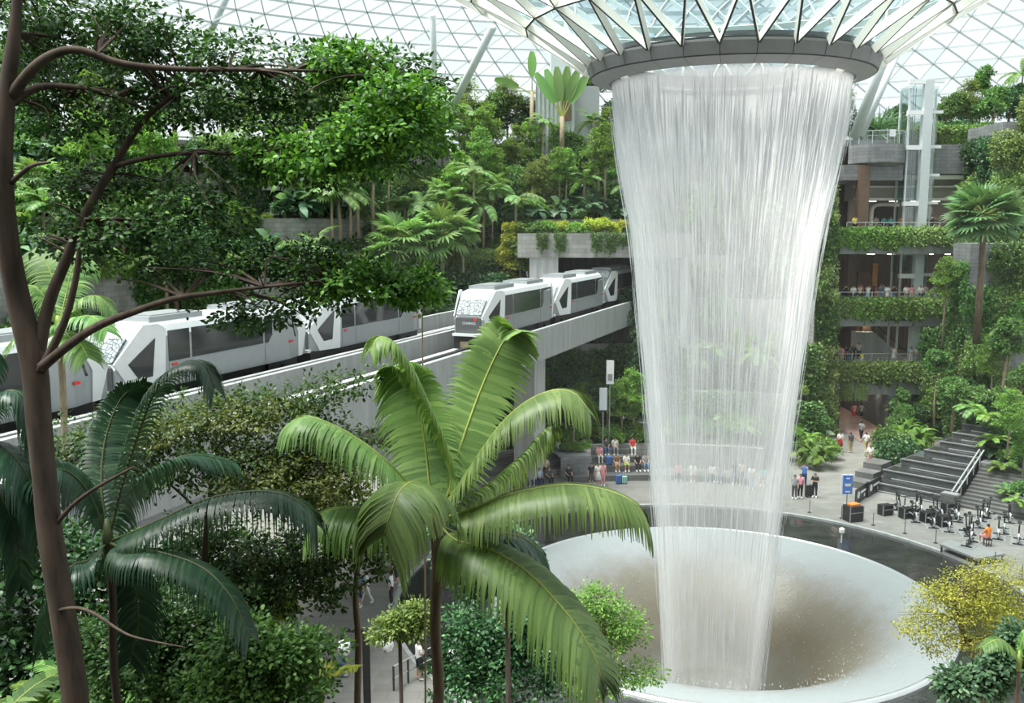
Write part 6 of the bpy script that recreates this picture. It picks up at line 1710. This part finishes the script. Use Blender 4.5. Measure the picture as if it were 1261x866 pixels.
# understory trees below the viaduct
tr2 = [(440, 870, 15, .058), (441, 790, 15, .055), (438, 740, 15, .05), (441, 690, 15, .045), (445, 640, 15, .035), (440, 590, 15, .02)]
br2 = [[(440, 735, 15, .022), (425, 715, 15, .018), (405, 705, 14.8, .014), (360, 700, 14.6, .012), (300, 690, 14.5, .008)], [(440, 725, 15, .02), (465, 710, 15, .015), (490, 700, 15, .01)], [(441, 660, 15, .02), (380, 640, 14.8, .018), (300, 620, 14.6, .014), (230, 600, 14.4, .01)]]
cl2 = [(300, 690, 110, 40), (400, 680, 70, 50), (430, 640, 60, 30), (350, 720, 90, 35), (440, 655, 55, 24), (260, 650, 60, 30), (470, 690, 24, 14), (370, 610, 60, 22), (300, 735, 60, 24)]
big_tree('understory_tree', 'slender brown-trunked tree with wide low crown beside the lamp post', tr2, br2, [blob(a, b, c, d, 14.8, .9) for a, b, c, d in cl2], 14000, .085, .048, 'lf_under_shade', 'bark', BK, 16, .18, .6, 3, .15)
cl3 = [(150, 540, 120, 28), (260, 510, 100, 26), (350, 490, 80, 18), (200, 575, 110, 30), (320, 550, 110, 32), (430, 470, 60, 14), (390, 520, 40, 24), (100, 560, 70, 30), (330, 590, 100, 24), (400, 560, 50, 30), (440, 540, 40, 20), (60, 600, 50, 30)]
tr3 = [(250, 870, 14, .06), (248, 760, 14, .055), (252, 680, 14, .05), (258, 620, 14, .04), (262, 560, 14, .02)]
br3 = [[(255, 640, 14, .025), (200, 590, 14, .018), (130, 560, 14, .01)], [(258, 610, 14, .022), (320, 560, 14, .018), (400, 500, 14, .01)], [(260, 600, 14, .02), (290, 565, 14, .015), (350, 560, 13.8, .01), (400, 562, 13.8, .007)]]
big_tree('layered_tree', 'wide flat-topped tree with small leaves in front of the viaduct wall', tr3, br3, [blob(a, b, c, d, 13.8, .9) for a, b, c, d in cl3], 17000, .072, .04, 'lf_under_shade', 'bark_dark', BK, 16, .16, .8, 3, .1,
         [([blob(350, 580, 90, 26, 13.4, .8), blob(430, 590, 50, 26, 13.4, .8), blob(400, 610, 60, 20, 13.4, .8), blob(300, 510, 90, 16, 13.5), blob(190, 530, 90, 14, 13.5)], 8500, .062, .036, 'lf_olive')])
# low shrubs at the bottom left
def big_bush(name, label, blobs, n, L_, W_, leaf, ground=BK, csize=.14, cat='shrub', up=.5):
    c0 = blobs[0]; base = Vector((c0[0], c0[1], ground))
    r = empty(name, base); tag(r, label, cat)
    B = [(x - base.x, y - base.y, z - base.z, a, b, c) for x, y, z, a, b, c in blobs]
    mb = MB()
    top = min(b[2] - b[5] for b in B); top = max(top, .3)
    mb.tube([(0, 0, -.2), (.03, 0, top * .5), (0, .02, top)], [.07, .06, .05], 8)
    for b in B: mb.tube(smooth_path([Vector((0, 0, top - .1)), Vector((b[0] * .4, b[1] * .4, top + (b[2] - top) * .6)), Vector(b[:3])], 6), [.04 - .005 * i for i in range(7)], 5)
    mb.build('stem', M['bark_dark'], r, True)
    V, F = cloud(gf, B, n, L_, W_, 16, csize * 1.5, up, True, .05, -.8)
    link('foliage', npmesh('foliage', V, F, M[leaf]), r)
    return r
big_bush('leafy_shrub', 'dense mid-green shrub at the foot of the dark trunk', [blob(a, b, c, d, 12.5) for a, b, c, d in ((200, 800, 90, 40), (150, 830, 70, 40), (260, 770, 80, 34), (250, 840, 110, 40), (110, 790, 40, 30), (190, 760, 60, 30))], 12000, .075, .042, 'lf_under_shade')
big_bush('leafy_shrub', 'light green flecked shrub in front of the lamp post', [blob(a, b, c, d, 11.8) for a, b, c, d in ((335, 815, 64, 34), (300, 800, 60, 34), (372, 798, 46, 16), (408, 796, 24, 8), (345, 850, 80, 30), (280, 850, 70, 30))], 9000, .08, .046, 'lf_mid')
big_bush('yellow_shrub', 'small bright yellow-green shrub beside the dark palm frond', [blob(330, 752, 30, 17, 15.5), blob(345, 745, 18, 12, 15.5), blob(315, 765, 20, 14, 15.5)], 1800, .09, .055, 'lf_yellow')
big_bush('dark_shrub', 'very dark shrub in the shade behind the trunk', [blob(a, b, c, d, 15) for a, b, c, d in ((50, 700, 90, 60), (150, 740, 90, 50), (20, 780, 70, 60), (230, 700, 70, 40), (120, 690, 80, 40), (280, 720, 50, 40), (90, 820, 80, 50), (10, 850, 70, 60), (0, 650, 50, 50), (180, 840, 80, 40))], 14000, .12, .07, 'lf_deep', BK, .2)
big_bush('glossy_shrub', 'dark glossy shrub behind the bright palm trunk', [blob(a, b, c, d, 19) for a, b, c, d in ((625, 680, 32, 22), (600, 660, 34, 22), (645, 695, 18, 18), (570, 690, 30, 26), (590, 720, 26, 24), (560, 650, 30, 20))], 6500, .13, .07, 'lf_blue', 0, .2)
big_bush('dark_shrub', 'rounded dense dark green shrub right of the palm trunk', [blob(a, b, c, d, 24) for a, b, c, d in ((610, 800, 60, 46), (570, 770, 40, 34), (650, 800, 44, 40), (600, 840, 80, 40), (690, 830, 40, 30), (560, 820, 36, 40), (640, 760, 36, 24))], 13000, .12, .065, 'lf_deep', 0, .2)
big_bush('leafy_shrub', 'olive green shrub between the thin trunk and the palm', [blob(a, b, c, d, 24) for a, b, c, d in ((492, 772, 28, 12), (508, 756, 22, 9), (470, 782, 16, 8), (520, 770, 16, 14))], 4200, .11, .06, 'lf_olive', 0, .2)
def px_tree(label, name, base, trunk, cl_, Y, n, l, w, leaf, bark='bark_pale', up=.8, csize=.2):
    big_tree(name, label, trunk, [], [blob(a, b, c, d, Y, .9) for a, b, c, d in cl_], n, l, w, leaf, bark, base, 11, csize, up, 4, .2)
px_tree('airy pale green layered tree leaning over the pool beside a palm frond', 'layered_tree', 0, [(735, 900, 23, .07), (738, 830, 23, .06), (742, 780, 23, .045), (745, 745, 23, .02)], ((735, 740, 40, 18), (765, 765, 36, 16), (720, 755, 26, 14), (790, 828, 34, 12), (745, 790, 36, 14), (700, 745, 18, 12), (775, 785, 26, 10), (740, 835, 50, 14)), 23, 7500, .085, .045, 'lf_fresh')
px_tree('golden-green feathery tree overhanging the pool edge', 'golden_tree', 0, [(1215, 900, 27, .12), (1205, 830, 27, .10), (1190, 790, 27, .07), (1180, 760, 27, .04), (1175, 740, 27, .02)],
        ((1190, 725, 50, 18), (1140, 765, 40, 16), (1165, 745, 50, 16), (1225, 735, 46, 26), (1240, 705, 36, 14), (1205, 705, 30, 12), (1125, 775, 24, 10), (1245, 770, 36, 22), (1190, 780, 44, 18), (1160, 795, 36, 12), (1215, 755, 44, 20), (1150, 728, 24, 8)), 27, 13000, .075, .04, 'lf_gold', 'bark', .9, .26)
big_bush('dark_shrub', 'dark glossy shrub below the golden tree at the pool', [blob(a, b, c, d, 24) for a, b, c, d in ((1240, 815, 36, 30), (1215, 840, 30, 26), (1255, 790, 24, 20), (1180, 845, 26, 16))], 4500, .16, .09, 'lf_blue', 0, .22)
# ------------------------------------------------------------------ palms in front
KL, KN, KW = 1.62, 1.3, 1.75
def crown_palm(name, label, crown, fronds, leaf, rib, trunk_r, ground, bark, mats=None):
    base = Vector((crown.x, crown.y, ground))
    r = empty(name, base); tag(r, label, 'palm')
    h = crown.z - ground
    n = 22
    mb = MB()
    mb.tube([(0.02 * math.sin(i), 0, -.2 + (h + .1) * i / n) for i in range(n + 1)], [trunk_r * (1.12 - .25 * i / n) * (1.05 if i % 2 else .97) for i in range(n + 1)], 12)
    mb.build('trunk', M[bark], r, True)
    mb = MB().tube([(0, 0, h - .25), (0, 0, h + .05), (0, 0, h + .3)], [trunk_r * 1.05, trunk_r * 1.25, trunk_r * .5], 10); mb.build('crownshaft', M[rib], r, True)
    for fd in fronds:
        pts = [crown] + [P(*q) for q in fd['p']]
        path = smooth_path(pts, 26)
        path = [q - base for q in path]
        side = fd.get('side')
        if side is None:
            ch = path[-1] - path[0]; side = Vector((ch.y, -ch.x, 0))
            if side.length < .05: side = Vector((1, 0, 0))
        V, F = frond(gf, path, side, fd.get('ln', .5) * KL, int(fd.get('n', 62) * KN), fd.get('w', .05) * KW, fd.get('dr', .7), fd.get('fwd', .45), 4, fd.get('st', .1), fd.get('vee', .1), fd.get('tip', .5), fd.get('base', .5))
        fo = link('frond', npmesh('frond', V, F, M[fd.get('leaf', leaf)]), r)
        MB().tube(path, [.022 - .0006 * i for i in range(27)], 6).build('midrib', M[rib], fo, True)
    return r
Yp = 13.0
cr = P(536, 640, Yp)
FR = [dict(p=[(560, 570, 13.4), (588, 490, 13.8), (612, 435, 14.0), (630, 408, 14.1), (642, 408, 13.9)], side=(1, .15, 0), ln=.42, dr=.35, fwd=.25, n=70, w=.052, vee=.0),
      dict(p=[(570, 590, 12.9), (611, 530, 12.8), (645, 497, 12.7), (681, 481, 12.6), (708, 485, 12.5), (724, 505, 12.4)], ln=.52, dr=.75, n=72, w=.052, side=(.2, 1, 0)),
      dict(p=[(581, 628, 12.8), (614, 614, 12.6), (648, 604, 12.4), (698, 597, 12.2), (748, 604, 12.0), (782, 620, 11.9), (794, 636, 11.9)], ln=.52, dr=.85, n=72, w=.052, side=(.1, 1, 0)),
      dict(p=[(560, 665, 12.8), (600, 676, 12.5), (646, 702, 12.2), (689, 745, 11.9), (721, 788, 11.7), (738, 826, 11.6), (737, 845, 11.6)], ln=.60, dr=.75, n=72, w=.054, side=(.6, 1, .2)),
      dict(p=[(524, 604, 12.3), (508, 594, 11.9), (492, 606, 11.5), (480, 636, 11.3), (474, 658, 11.3)], ln=.55, dr=.8, n=60, w=.055, side=(1, -.55, 0), base=.8, tip=.7),
      dict(p=[(500, 594, 12.8), (477, 570, 12.6), (447, 546, 12.5), (413, 526, 12.4), (382, 514, 12.3), (362, 518, 12.3)], ln=.52, dr=.8, n=70, w=.052, side=(-.2, 1, 0)),
      dict(p=[(495, 632, 12.6), (464, 630, 12.4), (430, 627, 12.3), (402, 630, 12.2), (388, 642, 12.2)], ln=.5, dr=.9, n=55, w=.054, side=(0, 1, 0)),
      dict(p=[(529, 600, 13.2), (523, 545, 13.5), (511, 485, 13.7), (494, 458, 13.7), (480, 452, 13.6)], side=(1, -.2, 0), ln=.5, dr=.55, fwd=.15, n=62, w=.046),
      dict(p=[(556, 592, 13.1), (540, 534, 13.2), (520, 487, 13.2), (503, 450, 13.1), (484, 421, 13.0), (467, 415, 12.9), (458, 428, 12.8)], ln=.36, dr=.85, n=62, w=.05, side=(-.5, 1, 0)),
      dict(p=[(575, 615, 13.5), (610, 590, 13.9), (645, 560, 14.2), (668, 535, 14.4), (676, 528, 14.4)], ln=.5, dr=.8, n=58, w=.05, side=(.5, 1, 0)),
      dict(p=[(560, 655, 13.4), (600, 655, 13.8), (640, 660, 14.1), (668, 680, 14.3)], ln=.45, dr=.9, n=50, w=.048, leaf='lf_palm_shade', side=(.2, 1, 0)),
      dict(p=[(520, 560, 13.7), (505, 510, 14.1), (495, 480, 14.3), (480, 470, 14.4)], side=(1, .3, 0), ln=.4, dr=.6, n=46, w=.046)]
crown_palm('feather_palm', 'large bright green palm with broad arching fronds in front of the pool', cr, FR, 'lf_palm', 'midrib', .085, BK, 'bark')
KL, KN, KW = 1.2, 1.1, 1.2
crA = P(133, 668, 11.3)
FA = [dict(p=[(165, 655, 9.5), (198, 640, 9.4), (265, 612, 9.2), (336, 606, 9.0), (378, 625, 8.9), (390, 645, 8.9)], ln=.5, dr=.95, n=66, w=.045, side=(.1, 1, 0)),
      dict(p=[(160, 678, 9.3), (191, 679, 9.1), (247, 698, 8.9), (283, 733, 8.7), (307, 782, 8.6)], ln=.42, dr=.9, n=60, w=.042, side=(.3, 1, 0)),
      dict(p=[(150, 600, 9.7), (172, 530, 9.8), (195, 475, 9.7), (225, 447, 9.6), (250, 448, 9.5), (264, 478, 9.5)], ln=.40, dr=.75, n=60, w=.042, side=(.3, 1, 0)),
      dict(p=[(115, 620, 9.6), (95, 590, 9.5), (70, 578, 9.3), (40, 590, 9.2)], ln=.45, dr=.8, n=50, w=.042, side=(0, 1, 0)),
      dict(p=[(110, 690, 9.3), (85, 700, 9.1), (60, 740, 8.9), (50, 800, 8.8)], ln=.4, dr=.8, n=50, w=.042, side=(0, 1, 0)),
      dict(p=[(150, 620, 10), (190, 580, 10.4), (235, 560, 10.7), (290, 570, 10.9)], ln=.42, dr=.8, n=50, w=.042, side=(.3, 1, 0)),
      dict(p=[(150, 690, 9.8), (165, 720, 9.9), (170, 770, 9.9), (160, 815, 9.9)], ln=.4, dr=.7, n=46, w=.042, side=(1, .2, 0)),
      dict(p=[(125, 600, 9.9), (130, 540, 10.2), (150, 490, 10.4), (180, 470, 10.4)], ln=.4, dr=.6, n=46, w=.042, side=(1, .3, 0))]
for f_ in FA: f_['p'] = [(a, b, c + 1.7) for a, b, c in f_['p']]; f_['ln'] *= 1.1
crown_palm('feather_palm', 'dark shaded palm with drooping fronds beside the dark trunk', crA, FA, 'lf_palm_shade', 'midrib_shade', .055, BK, 'bark_dark')
crB = P(-45, 560, 11.0)
FB = [dict(p=[(-20, 510, 9.2), (8, 482, 9.2), (30, 492, 9.2), (42, 540, 9.2)], ln=.45, dr=.8, n=50, w=.042, side=(.2, 1, 0)), dict(p=[(-15, 545, 9.2), (15, 560, 9.1), (40, 600, 9.1), (50, 660, 9.1)], ln=.5, dr=.8, n=56, w=.042, side=(.2, 1, 0)),
      dict(p=[(-25, 590, 9.2), (0, 610, 9.1), (20, 660, 9.1), (25, 720, 9.1)], ln=.5, dr=.8, n=50, w=.042, side=(.2, 1, 0)), dict(p=[(-80, 520, 9.2), (-130, 510, 9.2), (-170, 560, 9.2)], ln=.45, dr=.8, n=40, w=.042, side=(.2, 1, 0)),
      dict(p=[(-50, 500, 9.5), (-40, 450, 9.7), (-10, 430, 9.8)], ln=.45, dr=.6, n=40, w=.042, side=(1, .2, 0))]
for f_ in FB: f_['p'] = [(a, b, c + 1.8) for a, b, c in f_['p']]
crown_palm('feather_palm', 'dark palm with fronds hanging behind the dark trunk', crB, FB, 'lf_palm_shade', 'midrib_shade', .06, BK, 'bark_dark')
KL, KN, KW = 1.1, 1.0, 1.0
crC = P(72, 402, 26)
FC = [dict(p=[(95, 372, 26), (120, 365, 26), (140, 385, 26)], n=36, w=.085), dict(p=[(90, 392, 25.5), (115, 390, 25.2), (132, 408, 25)], n=36, w=.085), dict(p=[(60, 375, 26), (45, 355, 26), (25, 350, 26)], n=36, w=.085), dict(p=[(82, 360, 26.5), (90, 330, 26.8), (110, 320, 27)], n=36, w=.085, side=(1, .2, 0)),
      dict(p=[(55, 400, 25.8), (30, 405, 25.6), (10, 425, 25.5)], n=36, w=.085), dict(p=[(68, 365, 26.5), (60, 330, 26.8), (40, 310, 27)], n=36, w=.085, side=(1, .2, 0)), dict(p=[(85, 415, 25.5), (100, 425, 25.2), (108, 440, 25)], n=30, w=.085)]
for f_ in FC: f_.setdefault('ln', .85); f_.setdefault('dr', .6)
crown_palm('feather_palm', 'bright feather palm rising behind the forked trunk beside the train', crC, FC, 'lf_palm_far', 'midrib', .1, 0, 'bark_pale')
# small fern palm tips at the frame bottom
crD = P(395, 850, 12.5)
crown_palm('fern_palm', 'yellow-green fern frond low beside the lamp post', crD, [dict(p=[(405, 835, 12.4), (420, 825, 12.3), (440, 822, 12.2)], ln=.22, dr=.3, n=22, w=.05, side=(.2, 1, 0)), dict(p=[(385, 835, 12.4), (372, 828, 12.3), (365, 840, 12.2)], ln=.22, dr=.3, n=22, w=.05, side=(.2, 1, 0)), dict(p=[(398, 830, 12.6), (402, 815, 12.8)], ln=.2, dr=.3, n=18, w=.05, side=(1, .2, 0))], 'lf_yellow', 'midrib', .04, BK, 'bark')
crE = P(1255, 815, 23)
crown_palm('feather_palm', 'small palm frond rising from the dark shrub at the pool', crE, [dict(p=[(1245, 797, 23), (1228, 788, 22.8), (1210, 797, 22.6)], ln=.45, dr=.6, n=34, w=.08, side=(.2, 1, 0)), dict(p=[(1258, 790, 23), (1268, 775, 23), (1280, 770, 23)], ln=.45, dr=.6, n=30, w=.08, side=(.2, 1, 0))], 'lf_palm_far', 'midrib', .06, 0, 'bark')
# thin sapling before the viaduct
px_tree('thin sapling with one leafy tuft in front of the viaduct', 'thin_sapling', BK, [(524, 870, 14.8, .017), (523, 640, 14.8, .016), (521, 500, 14.8, .013), (520, 375, 14.8, .01), (519, 345, 14.8, .006)], ((520, 352, 36, 14), (495, 362, 24, 9), (540, 362, 16, 9)), 14.8, 900, .085, .05, 'lf_tree', 'bark_pale', .6, .12)
# thin spray mist drifting round the waterfall
m, nt, out = nmat('spray_mist')
v = nt.nodes.new('ShaderNodeVolumeScatter'); v.inputs['Color'].default_value = (1, 1, 1, 1); v.inputs['Density'].default_value = 0.0006; v.inputs['Anisotropy'].default_value = 0.3
nt.links.new(v.outputs[0], out.inputs['Volume'])
o = MB().lathe([(.01, .3), (18, .3), (20.5, 6), (20.5, 16), (14, 23.5), (6.6, 23.8), (.01, 23.9)], 48).build('spray_mist', m); o.location = (AX, AY, 0)
tag(o, 'thin white spray mist hanging around the waterfall', 'mist', None, 'stuff')

for px, py, Y, k, sc_ in ((-15, 840, 11.5, 'fern_dark', 1.2), (60, 835, 12, 'fern', .8), (110, 820, 13.5, 'fern_dark', 1.0)):
    p = P(px, py, Y)
    if k == 'fan': place(k, (p.x, p.y, BK), 'shaded fan palm low behind the dark trunk', 'palm', 'shaded fan palms behind the dark trunk', None, ((p.z - BK) / 2.6) * .9)
    else: place(k, (p.x, p.y, p.z - .8), KIND[k][1] + (' at the foot of the dark trunk' if px != 110 else ' between the dark trunk and dark palm'), 'fern', None, None, sc_)

# prototypes that found no place
for k, n in USED.items():
    if n == 0:
        root, parts = PROTO[k]
        for o in parts: bpy.data.objects.remove(o)
        bpy.data.objects.remove(root)
